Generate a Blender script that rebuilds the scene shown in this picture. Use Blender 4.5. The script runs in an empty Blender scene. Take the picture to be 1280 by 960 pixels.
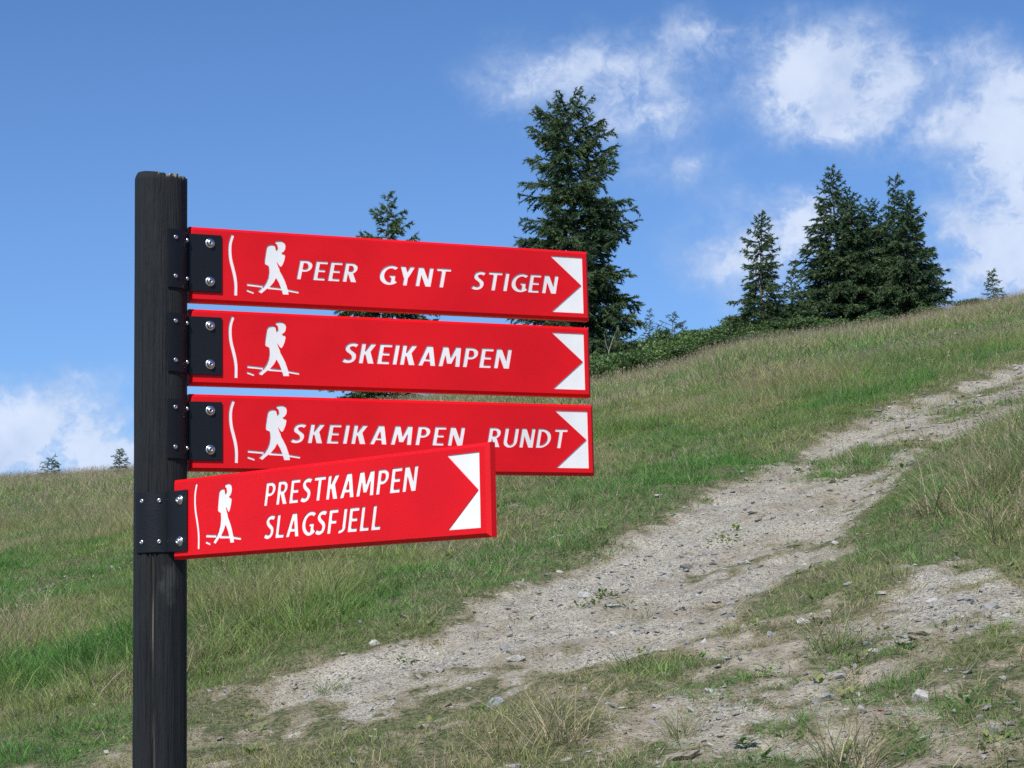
import bpy, bmesh, math, random
import numpy as np
from mathutils import Vector, Matrix
from mathutils.geometry import delaunay_2d_cdt

sc = bpy.context.scene
C = sc.collection
R = math.radians

# ------------------------------------------------------------------ camera
EYE = 1.9                      # eye height above the ground under the camera
FPX, PITCH, ROLL = 2345.5, 0.1307, -0.0196     # focal length in pixels of a 1280 px wide picture
fw = np.array([0, math.cos(PITCH), math.sin(PITCH)])
rt0 = np.array([1.0, 0, 0]); up0 = np.cross(rt0, fw)
rt = math.cos(ROLL) * rt0 + math.sin(ROLL) * up0
upv = -math.sin(ROLL) * rt0 + math.cos(ROLL) * up0
cam_d = bpy.data.cameras.new('camera')
cam_d.sensor_width = 36.0
cam_d.lens = 36.0 * FPX / 1280
cam_d.clip_start = 0.05
cam_d.clip_end = 5000
cam = bpy.data.objects.new('camera', cam_d)
m = Matrix.Identity(4)
for i in range(3):
    m[i][0], m[i][1], m[i][2] = rt[i], upv[i], -fw[i]
m[2][3] = EYE
cam.matrix_world = m
C.objects.link(cam)
sc.camera = cam

# ------------------------------------------------------------------ sky and sun
SUN_EL, SUN_AZ = R(46), R(21)       # the sun stands behind the camera, a little to the left
sun_dir = Vector((-math.sin(SUN_AZ) * math.cos(SUN_EL), -math.cos(SUN_AZ) * math.cos(SUN_EL), math.sin(SUN_EL)))
sun_d = bpy.data.lights.new('sun', 'SUN')
sun_d.energy = 4.2
sun_d.angle = R(0.53)
sun_d.color = (1.0, 0.95, 0.87)
sun = bpy.data.objects.new('sun', sun_d)
sun.rotation_euler = sun_dir.to_track_quat('Z', 'Y').to_euler()
sun.location = (-6, -14, 18)
C.objects.link(sun)

vs = sc.view_settings
vs.view_transform = 'Standard'; vs.look = 'None'; vs.exposure = 0.12; vs.gamma = 1.0
vs.use_curve_mapping = False

world = bpy.data.worlds.new('World')
sc.world = world
world.use_nodes = True


class NT:
    """small helper to write node trees"""
    def __init__(s, tree):
        s.t = tree; s.n = tree.nodes; s.l = tree.links
        s.n.clear()

    def add(s, kind, _out=0, **kw):
        nd = s.n.new(kind)
        ins = kw.pop('ins', {})
        for k, v in kw.items():
            setattr(nd, k, v)
        for k, v in ins.items():
            s.set(nd, k, v)
        return nd

    def set(s, nd, k, v):
        sock = nd.inputs[k]
        if isinstance(v, bpy.types.NodeSocket):
            s.l.new(v, sock)
        elif isinstance(v, bpy.types.Node):
            s.l.new(v.outputs[0], sock)
        else:
            if hasattr(sock.default_value, '__len__') and isinstance(v, (tuple, list)) and len(v) == 3 and len(sock.default_value) == 4:
                v = (*v, 1)
            sock.default_value = v

    def math(s, op, a, b=None, c=None, clamp=False):
        nd = s.n.new('ShaderNodeMath'); nd.operation = op; nd.use_clamp = clamp
        for k, v in enumerate((a, b, c)):
            if v is not None:
                s.set(nd, k, v)
        return nd.outputs[0]

    def vmath(s, op, a, b=None, out=0):
        nd = s.n.new('ShaderNodeVectorMath'); nd.operation = op
        s.set(nd, 0, a)
        if b is not None:
            s.set(nd, 1, b)
        return nd.outputs[out]

    def mix(s, fac, a, b, mode='MIX'):
        nd = s.n.new('ShaderNodeMix'); nd.data_type = 'RGBA'; nd.blend_type = mode
        s.set(nd, 0, fac); s.set(nd, 6, a); s.set(nd, 7, b)
        return nd.outputs[2]

    def ramp(s, v, lo, hi, smooth=True, a=0.0, b=1.0):
        nd = s.n.new('ShaderNodeMapRange')
        nd.interpolation_type = 'SMOOTHSTEP' if smooth else 'LINEAR'
        s.set(nd, 0, v); nd.inputs[1].default_value = lo; nd.inputs[2].default_value = hi
        nd.inputs[3].default_value = a; nd.inputs[4].default_value = b
        return nd.outputs[0]

    def noise(s, vec, scale, detail=4, rough=0.55, dist=0.0, col=False):
        nd = s.n.new('ShaderNodeTexNoise')
        if vec is not None:
            s.set(nd, 'Vector', vec)
        nd.inputs['Scale'].default_value = scale; nd.inputs['Detail'].default_value = detail
        nd.inputs['Roughness'].default_value = rough; nd.inputs['Distortion'].default_value = dist
        return nd.outputs['Color' if col else 'Fac']


def pix_dir(px, py):
    return fw + rt * (px - 640) / FPX - upv * (py - 480) / FPX


def build_world():
    g = NT(world.node_tree)
    sky = g.add('ShaderNodeTexSky', sky_type='NISHITA', sun_disc=False, sun_elevation=SUN_EL,
                sun_rotation=math.pi + SUN_AZ, altitude=900, air_density=1.0, dust_density=0.6, ozone_density=2.2)
    co = g.add('ShaderNodeTexCoord')
    d = g.vmath('NORMALIZE', co.outputs['Generated'])
    sep = g.add('ShaderNodeSeparateXYZ', ins={0: d})
    az = g.math('ARCTAN2', sep.outputs[0], sep.outputs[1])
    el = g.math('ARCSINE', sep.outputs[2])
    ae = g.add('ShaderNodeCombineXYZ', ins={0: az, 1: el, 2: 0.0}).outputs[0]
    # ragged warp of the cloud outlines
    n1 = g.noise(d, 13, 5, 0.62, 0.0, col=True)
    w1 = g.vmath('MULTIPLY', g.vmath('SUBTRACT', n1, (0.5, 0.5, 0.5)), (0.075, 0.066, 0))
    aw = g.vmath('ADD', ae, w1)
    # cloud heaps: pixel centre, half sizes in pixels, strength
    heaps = [(660, 98, 88, 62, .95), (735, 72, 56, 34, .6), (797, 132, 74, 66, 1.1), (905, 42, 125, 40, .85), (1005, 108, 102, 56, 1.4),
             (1062, 152, 80, 52, .95), (1142, 66, 105, 40, .8), (1165, 152, 66, 34, .5), (1262, 180, 78, 78, 1.6),
             (1258, 322, 92, 70, 2.2), (930, 318, 90, 72, 1.05), (872, 205, 80, 34, .55), (1012, 295, 66, 52, 1.1),
             (1380, 120, 130, 70, 1.2), (1420, 330, 120, 70, 1.3),
             (40, 562, 110, 58, 1.5), (-70, 545, 110, 70, 1.4), (130, 585, 100, 64, 1.3), (95, 476, 105, 30, .55), (290, 600, 120, 50, .9)]
    tot = None
    for (px, py, sx, sy, a) in heaps:
        v = pix_dir(px, py); v = v / np.linalg.norm(v)
        ca, ce = math.atan2(v[0], v[1]), math.asin(v[2])
        kx, ky = FPX / (sx * 2.0), FPX / (sy * 2.0)
        mp = g.add('ShaderNodeMapping', ins={'Vector': aw, 'Location': (-ca * kx, -ce * ky, 0), 'Scale': (kx, ky, 0)})
        gr = g.add('ShaderNodeTexGradient', gradient_type='QUADRATIC_SPHERE', ins={0: mp.outputs[0]})
        tot = g.math('MULTIPLY', gr.outputs['Fac'], a * 1.25) if tot is None else g.math('MULTIPLY_ADD', gr.outputs['Fac'], a * 1.25, tot)
    # the same sort of scattered heaps over the rest of the sky
    far = g.math('MAXIMUM', g.ramp(g.math('ABSOLUTE', az), .33, .5), g.ramp(el, .36, .5))
    nf = g.noise(d, 3.6, 3, 0.6)
    cf = g.math('MULTIPLY', g.ramp(nf, .52, .74, False), far)
    tot = g.math('ADD', tot, cf)
    # billowy texture inside the heaps
    tex = g.noise(g.vmath('ADD', d, w1), 23, 6, 0.66, 0.0)
    dens = g.math('MULTIPLY', tot, g.ramp(tex, .32, .68, False, .26, 1.15))
    cov = g.ramp(dens, .08, 1.12, True)
    cov = g.math('MULTIPLY', cov, g.ramp(el, -.02, .03))
    shade = g.math('ADD', g.math('MULTIPLY', cov, .25), g.add('ShaderNodeSeparateColor', ins={0: n1}).outputs[2])
    ccol = g.mix(g.ramp(shade, .48, .85), (0.40, 0.52, 0.76), (0.68, 0.76, 0.92))
    skyc = g.mix(1.0, sky.outputs[0], (SKY_T[0], SKY_T[1], SKY_T[2]), 'MULTIPLY')
    # pale milky air low over the horizon
    skyc = g.mix(g.ramp(el, -.02, .42, True, .30, 0.0), skyc, (3.3, 5.6, 10.6))
    sb = g.add('ShaderNodeBackground', ins={0: skyc, 1: SKY_S})
    cb = g.add('ShaderNodeBackground', ins={0: ccol, 1: 1.0})
    mx = g.add('ShaderNodeMixShader', ins={0: g.math('MULTIPLY', cov, .90), 1: sb.outputs[0], 2: cb.outputs[0]})
    o = g.add('ShaderNodeOutputWorld', ins={0: mx.outputs[0]})


SKY_T = (0.78, 1.12, 1.54)
SKY_S = 0.079
build_world()
world.cycles.sampling_method = 'NONE'
sc.cycles.use_denoising = False

# ------------------------------------------------------------------ helpers
rng = np.random.default_rng(7)


def tag(o, label=None, cat=None, group=None, kind=None):
    if label: o['label'] = label
    if cat: o['category'] = cat
    if group: o['group'] = group
    if kind: o['kind'] = kind
    return o


def mesh_obj(name, verts, faces, mat=None, parent=None, smooth=False, link=True):
    me = bpy.data.meshes.new(name)
    verts = np.asarray(verts, dtype=np.float64)
    if isinstance(faces, np.ndarray):
        k = faces.shape[1]
        me.vertices.add(len(verts)); me.vertices.foreach_set('co', verts.astype(np.float32).ravel())
        me.loops.add(faces.size); me.loops.foreach_set('vertex_index', faces.astype(np.int32).ravel())
        me.polygons.add(len(faces))
        me.polygons.foreach_set('loop_start', np.arange(0, faces.size, k, dtype=np.int32))
        me.polygons.foreach_set('loop_total', np.full(len(faces), k, dtype=np.int32))
        me.update(calc_edges=True)
    else:
        me.from_pydata([tuple(v) for v in verts], [], [tuple(f) for f in faces])
        me.update()
    if smooth:
        me.polygons.foreach_set('use_smooth', np.ones(len(me.polygons), dtype=bool))
    if mat: me.materials.append(mat)
    o = bpy.data.objects.new(name, me)
    if link: C.objects.link(o)
    if parent: o.parent = parent
    return o


def bm_obj(name, bm, mat=None, parent=None, smooth=False):
    me = bpy.data.meshes.new(name)
    bm.normal_update()
    bm.to_mesh(me); bm.free()
    if smooth:
        me.polygons.foreach_set('use_smooth', np.ones(len(me.polygons), dtype=bool))
    if mat: me.materials.append(mat)
    o = bpy.data.objects.new(name, me)
    C.objects.link(o)
    if parent: o.parent = parent
    return o


def empty(name, loc=(0, 0, 0)):
    o = bpy.data.objects.new(name, None)
    o.location = loc
    o.empty_display_size = .2
    C.objects.link(o)
    return o


def hashn(ix, iy, seed):
    h = (ix.astype(np.int64) * 374761393 + iy.astype(np.int64) * 668265263 + seed * 982451653) & 0x7fffffff
    h = ((h ^ (h >> 13)) * 1274126177) & 0x7fffffff
    h = (h ^ (h >> 16)) & 0xffff
    return h / 65535.0


def vnoise(x, y, seed=0):
    x = np.asarray(x, float); y = np.asarray(y, float)
    ix = np.floor(x); iy = np.floor(y)
    fx = x - ix; fy = y - iy
    fx = fx * fx * (3 - 2 * fx); fy = fy * fy * (3 - 2 * fy)
    ix = ix.astype(np.int64); iy = iy.astype(np.int64)
    a = hashn(ix, iy, seed); b = hashn(ix + 1, iy, seed); c = hashn(ix, iy + 1, seed); d = hashn(ix + 1, iy + 1, seed)
    return (a + (b - a) * fx) * (1 - fy) + (c + (d - c) * fx) * fy


def fbm(x, y, scale, oct=4, seed=0, gain=.55):
    s = 0; a = 1; t = 0
    x = np.asarray(x, float) * scale; y = np.asarray(y, float) * scale
    for o in range(oct):
        s = s + a * vnoise(x + o * 17.3, y - o * 9.1, seed + o * 31); t += a
        c, sn = .8, .6
        x, y = (x * c - y * sn) * 2.03, (x * sn + y * c) * 2.03
        a *= gain
    return s / t


def sstep(a, b, v):
    t = np.clip((v - a) / (b - a), 0, 1)
    return t * t * (3 - 2 * t)


# ------------------------------------------------------------------ the lie of the land
SX, SY0, DCR = 0.1696, 0.1334, 65.0
KC = EYE / DCR ** 2
SY = SY0 + 2 * EYE / DCR
_cx = np.array([-0.9, -0.5, -0.27, -0.24, -0.21, -0.146, -0.075, -0.017, 0.026, 0.045, 0.069, 0.091, 0.112, 0.134, 0.173, 0.199, 0.234, 0.275, 0.5, 0.9])
_cz = np.array([-0.004, -0.004, -0.00404, -0.0077, -0.01156, -0.01086, -0.00035, -0.00347, -0.00878, -0.00926, -0.00942, -0.00908, -0.00442, -0.00418, -0.00719, -0.00835, -0.00743, -0.00752, -0.004, -0.004])


def base_z(x, y):
    x = np.asarray(x, float); y = np.asarray(y, float)
    xe = 70 * np.tanh(x / 70)
    yn = np.where(y < 0, 40 * np.tanh(y / 40), y)
    yc = np.minimum(yn, SY / (2 * KC) * .96)
    z = SX * xe + SY * yc - KC * np.where(yc > 0, yc * yc, 0)
    q = x / np.maximum(y, 3)
    return z + np.interp(q, _cx, _cz) * np.maximum(y, 0) * sstep(16, 50, y) * (1 - sstep(120, 200, y))


def ground_px(px, py):
    """the point of the smooth hillside that a pixel of the photograph shows"""
    d = pix_dir(px, py); d = d / d[1]
    a, b = 3.0, 75.0
    for n in (90, 40):
        y = np.linspace(a, b, n)
        h = EYE + d[2] * y - base_z(d[0] * y, y)
        k = int(np.argmax(h < 0)) if (h < 0).any() else n - 1
        a, b = y[max(k - 1, 0)], y[k]
    return np.array([d[0] * y[k], y[k]])


def to_px(p):
    v = np.array([p[0], p[1], p[2] - EYE])
    k = v @ fw
    return 640 + FPX * (v @ rt) / k, 480 - FPX * (v @ upv) / k


# outlines of worn ground, given by the pixels where the photograph shows their edges
def poly(pts):
    return np.array([ground_px(*p) for p in pts])


TRACK = poly([(235, 862), (330, 834), (440, 808), (520, 786), (600, 754), (680, 706), (760, 682), (800, 654), (870, 617),
              (930, 592), (985, 562), (1040, 537), (1100, 507), (1180, 482), (1280, 449), (1390, 415),
              (1390, 470), (1280, 514), (1200, 546), (1140, 577), (1120, 612), (1090, 642), (1050, 682), (1000, 717),
              (950, 738), (910, 767), (870, 797), (790, 817), (700, 842), (640, 872), (560, 892), (480, 912), (380, 927),
              (250, 925), (205, 895)])
MOUND = poly([(1092, 716), (1150, 703), (1230, 703), (1300, 718), (1330, 800), (1280, 835), (1200, 812), (1130, 822), (1080, 795)])
SCREE = poly([(740, 975), (800, 905), (880, 852), (960, 832), (1030, 850), (1020, 900), (1060, 980)])
CORNER = poly([(1060, 985), (1050, 905), (1130, 872), (1240, 868), (1330, 880), (1330, 985)])
STRIP1 = poly([(985, 598), (1020, 562), (1060, 548), (1115, 545), (1110, 565), (1060, 582)])
STRIP2 = poly([(1080, 540), (1150, 498), (1240, 478), (1290, 462), (1290, 492), (1210, 520), (1140, 548)])
BANK = poly([(1135, 640), (1165, 575), (1290, 520), (1420, 500), (1420, 660), (1290, 665), (1180, 668)])
ROUGHL = poly([(235, 862), (440, 812), (540, 800), (640, 830), (640, 872), (480, 912), (250, 935), (190, 895)])


def sdist(x, y, P):
    """signed distance to a polygon, positive inside"""
    x = np.asarray(x, float); y = np.asarray(y, float)
    dmin = np.full(x.shape, 1e9); inside = np.zeros(x.shape, bool)
    n = len(P)
    for i in range(n):
        a = P[i]; b = P[(i + 1) % n]
        e = b - a
        t = np.clip(((x - a[0]) * e[0] + (y - a[1]) * e[1]) / (e @ e), 0, 1)
        dmin = np.minimum(dmin, np.hypot(x - a[0] - t * e[0], y - a[1] - t * e[1]))
        c = (a[1] > y) != (b[1] > y)
        with np.errstate(divide='ignore', invalid='ignore'):
            xi = a[0] + (y - a[1]) * e[0] / (e[1] if abs(e[1]) > 1e-12 else 1e-12)
        inside ^= c & (x < xi)
    return np.where(inside, dmin, -dmin)


def soft(x, y, P, w):
    return sstep(-w, w, sdist(x, y, P))


def bare(x, y):
    """how bare of plants the ground is, 0 to 1, before the small patches"""
    t = soft(x, y, TRACK, .42)
    b = t * .86
    b = np.maximum(b, soft(x, y, MOUND, .4) * .66)
    b = np.maximum(b, soft(x, y, SCREE, .5) * .66)
    b = np.maximum(b, soft(x, y, CORNER, .5) * .47)
    near = 1 - sstep(8.5, 11.5, y)
    b = np.maximum(b, near * .41)
    b = b - soft(x, y, STRIP1, .12) * .50 * t - soft(x, y, STRIP2, .25) * .34 * t - soft(x, y, ROUGHL, .3) * .36 * t
    return np.clip(b, 0, 1)


def bare_n(x, y):
    b = bare(x, y)
    n = fbm(x, y * .85, 1.7, 4, 3, .6)
    n2 = fbm(x, y, 7.5, 4, 33, .65)
    v = b + (n - .5) * 1.12 + (n2 - .5) * 1.1
    return sstep(.24, .80, v)


def height(x, y, br=None):
    if br is None: br = bare_n(x, y)
    z = base_z(x, y)
    t = soft(x, y, TRACK, .5)
    z = z - .09 * t
    sdt = sdist(x, y, TRACK)
    z = z - .035 * np.exp(-((sdt - .38) / .16) ** 2) * (y < 40)
    z = z + soft(x, y, BANK, .6) * .10 + soft(x, y, MOUND, .45) * .07
    near = 1 - sstep(30, 60, y)
    z = z + (fbm(x, y, .55, 3, 11) - .5) * .22 * (1 - .5 * t) * (.35 + .65 * near)
    z = z + (fbm(x, y, 2.4, 3, 21) - .5) * .085 * near
    z = z + (fbm(x, y, 7.0, 4, 41, .62) - .5) * .065 * near * (.4 + .8 * br)
    return z


# ------------------------------------------------------------------ materials
def new_mat(name):
    mt = bpy.data.materials.new(name); mt.use_nodes = True
    return mt, NT(mt.node_tree)


def finish(g, shader, disp=None):
    o = g.add('ShaderNodeOutputMaterial', ins={0: shader})


def principled(g, **ins):
    nd = g.add('ShaderNodeBsdfPrincipled')
    for k, v in ins.items():
        g.set(nd, k.replace('_', ' '), v)
    return nd


def mat_ground():
    mt, g = new_mat('earth')
    at = g.add('ShaderNodeAttribute', attribute_name='bare').outputs['Fac']
    gy = g.add('ShaderNodeAttribute', attribute_name='stony').outputs['Fac']
    co = g.add('ShaderNodeTexCoord').outputs['Object']
    n1 = g.noise(co, 1.1, 4, .6); n2 = g.noise(co, 9, 5, .68); n3 = g.noise(co, 85, 4, .7); n4 = g.noise(co, 34, 4, .7)
    soil = g.mix(g.ramp(n2, .30, .68), (.28, .235, .165), (.53, .47, .36))
    grit = g.mix(g.ramp(n3, .36, .64), (.25, .23, .18), (.71, .67, .56))
    vo = g.add('ShaderNodeTexVoronoi', ins={'Vector': co, 'Scale': 42.0})
    vr = g.add('ShaderNodeSeparateColor', ins={0: vo.outputs['Color']})
    peb = g.mix(vr.outputs[0], (.17, .155, .13), (.80, .765, .66))
    pm = g.math('MULTIPLY', g.ramp(vo.outputs['Distance'], .18, .42, True, 1, 0), g.ramp(vr.outputs[1], .35, .55))
    grit = g.mix(pm, grit, peb)
    dirt = g.mix(g.math('MULTIPLY', gy, g.ramp(n1, .30, .58, True, .25, 1.0)), soil, grit)
    dirt = g.mix(g.ramp(n4, .52, .70, True, 0, .65), dirt, (.185, .15, .10))
    dirt = g.mix(g.ramp(g.noise(co, 2.6, 4, .6), .50, .66, True, 0, .5), dirt, (.28, .23, .16))
    thatch = g.mix(g.ramp(n4, .34, .68), (.070, .095, .038), (.24, .225, .13))
    mat_ = g.mix(g.ramp(n3, .35, .65), (.19, .165, .105), (.40, .35, .235))
    br = g.math('ADD', at, g.math('MULTIPLY', g.math('SUBTRACT', n4, .5), .9))
    col = g.mix(g.ramp(br, .42, .85), g.mix(g.ramp(br, .08, .45), thatch, mat_), dirt)
    bh = g.math('ADD', g.math('MULTIPLY', n3, .6), g.math('MULTIPLY', pm, .8))
    bh = g.math('ADD', bh, g.math('MULTIPLY', n4, 1.2))
    bp = g.add('ShaderNodeBump', ins={'Strength': 1.0, 'Distance': .02, 'Height': bh})
    p = principled(g, Base_Color=col, Roughness=.95, Normal=bp.outputs[0])
    p.inputs['Specular IOR Level'].default_value = .12
    finish(g, p.outputs[0])
    return mt


def mat_grass():
    mt, g = new_mat('grass_blades')
    col = g.add('ShaderNodeAttribute', attribute_name='hue').outputs['Color']
    p = principled(g, Base_Color=col, Roughness=.55)
    p.inputs['Specular IOR Level'].default_value = .14
    tr = g.add('ShaderNodeBsdfTranslucent', ins={0: col})
    mx = g.add('ShaderNodeMixShader', ins={0: .38, 1: p.outputs[0], 2: tr.outputs[0]})
    finish(g, mx.outputs[0])
    return mt


def mat_needles():
    mt, g = new_mat('spruce_needles')
    bc = g.add('ShaderNodeAttribute', attribute_name='bc').outputs['Color']
    s = g.add('ShaderNodeSeparateColor', ins={0: bc})
    oi = g.add('ShaderNodeObjectInfo').outputs['Random']
    col = g.mix(s.outputs[0], (.034, .080, .038), (.185, .260, .105))
    col = g.mix(g.math('MULTIPLY', oi, .25), col, (.045, .085, .05))
    col = g.mix(g.ramp(s.outputs[2], .5, .6), col, (.16, .085, .05))
    p = principled(g, Base_Color=col, Roughness=.55)
    p.inputs['Specular IOR Level'].default_value = .3
    tr = g.add('ShaderNodeBsdfTranslucent', ins={0: col})
    mx = g.add('ShaderNodeMixShader', ins={0: .18, 1: p.outputs[0], 2: tr.outputs[0]})
    finish(g, mx.outputs[0])
    return mt


def mat_leaves():
    mt, g = new_mat('shrub_leaves')
    bc = g.add('ShaderNodeAttribute', attribute_name='bc').outputs['Color']
    s = g.add('ShaderNodeSeparateColor', ins={0: bc})
    oi = g.add('ShaderNodeObjectInfo').outputs['Random']
    col = g.mix(s.outputs[0], (.075, .155, .045), (.19, .29, .080))
    col = g.mix(g.math('MULTIPLY', oi, .55), col, (.052, .092, .045))
    p = principled(g, Base_Color=col, Roughness=.5)
    tr = g.add('ShaderNodeBsdfTranslucent', ins={0: col})
    mx = g.add('ShaderNodeMixShader', ins={0: .28, 1: p.outputs[0], 2: tr.outputs[0]})
    finish(g, mx.outputs[0])
    return mt


def mat_bark(name='bark', c0=(.075, .058, .045), c1=(.17, .145, .12)):
    mt, g = new_mat(name)
    co = g.add('ShaderNodeTexCoord').outputs['Object']
    n = g.noise(g.vmath('MULTIPLY', co, (1, 1, .25)), 24, 5, .65)
    col = g.mix(g.ramp(n, .35, .65), c0, c1)
    bp = g.add('ShaderNodeBump', ins={'Strength': .6, 'Distance': .01, 'Height': n})
    p = principled(g, Base_Color=col, Roughness=.9, Normal=bp.outputs[0])
    finish(g, p.outputs[0])
    return mt


def mat_stone():
    mt, g = new_mat('stone')
    co = g.add('ShaderNodeTexCoord').outputs['Object']
    oi = g.add('ShaderNodeObjectInfo')
    rnd = g.add('ShaderNodeAttribute', attribute_name='tint', attribute_type='INSTANCER')
    r = g.math('FRACT', g.math('ADD', oi.outputs['Random'], rnd.outputs['Fac']))
    cr = g.add('ShaderNodeValToRGB', ins={0: r})
    e = cr.color_ramp.elements
    e[0].position = 0; e[0].color = (.34, .335, .31, 1)
    e[1].position = 1; e[1].color = (.66, .645, .60, 1)
    for pos, c in ((.25, (.46, .44, .40, 1)), (.45, (.34, .36, .37, 1)), (.65, (.42, .37, .30, 1)), (.82, (.52, .52, .50, 1))):
        k = e.new(pos); k.color = c
    n = g.noise(co, 3.0, 6, .7); n2 = g.noise(co, 11.0, 4, .6)
    col = g.mix(g.ramp(n, .38, .66), cr.outputs[0], g.mix(.5, cr.outputs[0], (.20, .19, .16)))
    col = g.mix(g.ramp(n2, .56, .72, True, 0, .5), col, (.66, .64, .58))
    bp = g.add('ShaderNodeBump', ins={'Strength': .5, 'Distance': .05, 'Height': g.math('ADD', n, n2)})
    p = principled(g, Base_Color=col, Roughness=.85, Normal=bp.outputs[0])
    p.inputs['Specular IOR Level'].default_value = .25
    finish(g, p.outputs[0])
    return mt


def mat_plain_stone(name, c0, c1):
    mt, g = new_mat(name)
    co = g.add('ShaderNodeTexCoord').outputs['Object']
    n = g.noise(co, 2.5, 6, .7); n2 = g.noise(co, 13, 4, .6)
    col = g.mix(g.ramp(n, .35, .65), c0, c1)
    col = g.mix(g.ramp(n2, .58, .74, True, 0, .45), col, tuple(.5 * v for v in c0))
    bp = g.add('ShaderNodeBump', ins={'Strength': .5, 'Distance': .05, 'Height': g.math('ADD', n, n2)})
    p = principled(g, Base_Color=col, Roughness=.85, Normal=bp.outputs[0])
    p.inputs['Specular IOR Level'].default_value = .25
    finish(g, p.outputs[0])
    return mt


def mat_post():
    mt, g = new_mat('tarred_wood')
    co = g.add('ShaderNodeTexCoord').outputs['Object']
    an = g.add('ShaderNodeAttribute', attribute_name='grain').outputs['Vector']      # (turn around the post, height, raw wood)
    sp = g.add('ShaderNodeSeparateXYZ', ins={0: an})
    gv = g.add('ShaderNodeCombineXYZ', ins={0: g.math('MULTIPLY', sp.outputs[0], 60.0), 1: g.math('MULTIPLY', sp.outputs[1], 4.5)}).outputs[0]
    n1 = g.noise(gv, 1.0, 6, .62, .3)
    gv2 = g.add('ShaderNodeCombineXYZ', ins={0: g.math('MULTIPLY', sp.outputs[0], 190.0), 1: g.math('MULTIPLY', sp.outputs[1], 9.0)}).outputs[0]
    n2 = g.noise(gv2, 1.0, 4, .6, .2)
    n3 = g.noise(g.vmath('MULTIPLY', co, (1, 1, .35)), 30.0, 5, .65)
    col = g.mix(g.ramp(n1, .34, .66), (.0025, .0036, .0044), (.013, .0175, .0205))
    col = g.mix(g.ramp(n3, .45, .75, True, 0, .5), col, (.015, .020, .0235))
    col = g.mix(g.ramp(n2, .58, .70, True, 0, .55), col, (.004, .005, .006))
    # grey scuff where something rubbed the tar off
    sc1 = g.vmath('MULTIPLY', g.vmath('SUBTRACT', g.vmath('ADD', co, g.vmath('MULTIPLY', g.vmath('SUBTRACT', g.noise(co, 22, 3, col=True), (.5, .5, .5)), (.05, .03, .12))), (.027, -.05, SCUFF_Z)), (50, 12, 20))
    ln = g.vmath('LENGTH', sc1, out=1)
    col = g.mix(g.math('MULTIPLY', g.ramp(ln, .35, 1.0, True, 1, 0), g.ramp(n2, .30, .62, True, .0, .55)), col, (.09, .095, .09))
    raw = sp.outputs[2]
    col = g.mix(g.math('MULTIPLY', raw, g.ramp(n1, .22, .5, True, .5, 1)), col, (.60, .53, .40))
    bp = g.add('ShaderNodeBump', ins={'Strength': .9, 'Distance': .005, 'Height': g.math('ADD', n1, g.math('MULTIPLY', n2, .6))})
    p = principled(g, Base_Color=col, Roughness=g.ramp(n1, .3, .7, True, .62, .82), Normal=bp.outputs[0])
    p.inputs['Specular IOR Level'].default_value = .4
    finish(g, p.outputs[0])
    return mt


def mat_paint(name, col, rough=.38, bump=.10, dirt=.0):
    mt, g = new_mat(name)
    co = g.add('ShaderNodeTexCoord').outputs['Object']
    n1 = g.noise(co, 3.0, 4, .6); n2 = g.noise(g.vmath('MULTIPLY', co, (.35, 1, 1)), 260, 3, .6)
    c = g.mix(g.ramp(n1, .3, .7), tuple(v * .89 for v in col), tuple(min(1, v * 1.06) for v in col))
    n3 = g.noise(co, 75, 3, .6)
    c = g.mix(g.ramp(n3, .70, .78, True, 0, dirt), c, tuple(v * .45 + .02 for v in col))
    bp = g.add('ShaderNodeBump', ins={'Strength': bump, 'Distance': .002, 'Height': n2})
    p = principled(g, Base_Color=c, Roughness=g.ramp(n1, .3, .7, True, rough * .85, rough * 1.15), Normal=bp.outputs[0])
    p.inputs['Specular IOR Level'].default_value = .28
    finish(g, p.outputs[0])
    return mt


def mat_metal(name, col, rough):
    mt, g = new_mat(name)
    co = g.add('ShaderNodeTexCoord').outputs['Object']
    n = g.noise(co, 120, 3, .6)
    p = principled(g, Base_Color=g.mix(n, col, tuple(v * .75 for v in col)), Roughness=rough, Metallic=1.0)
    finish(g, p.outputs[0])
    return mt


# ------------------------------------------------------------------ the hillside and the track
M_EARTH = mat_ground()


GRID = {}


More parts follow.
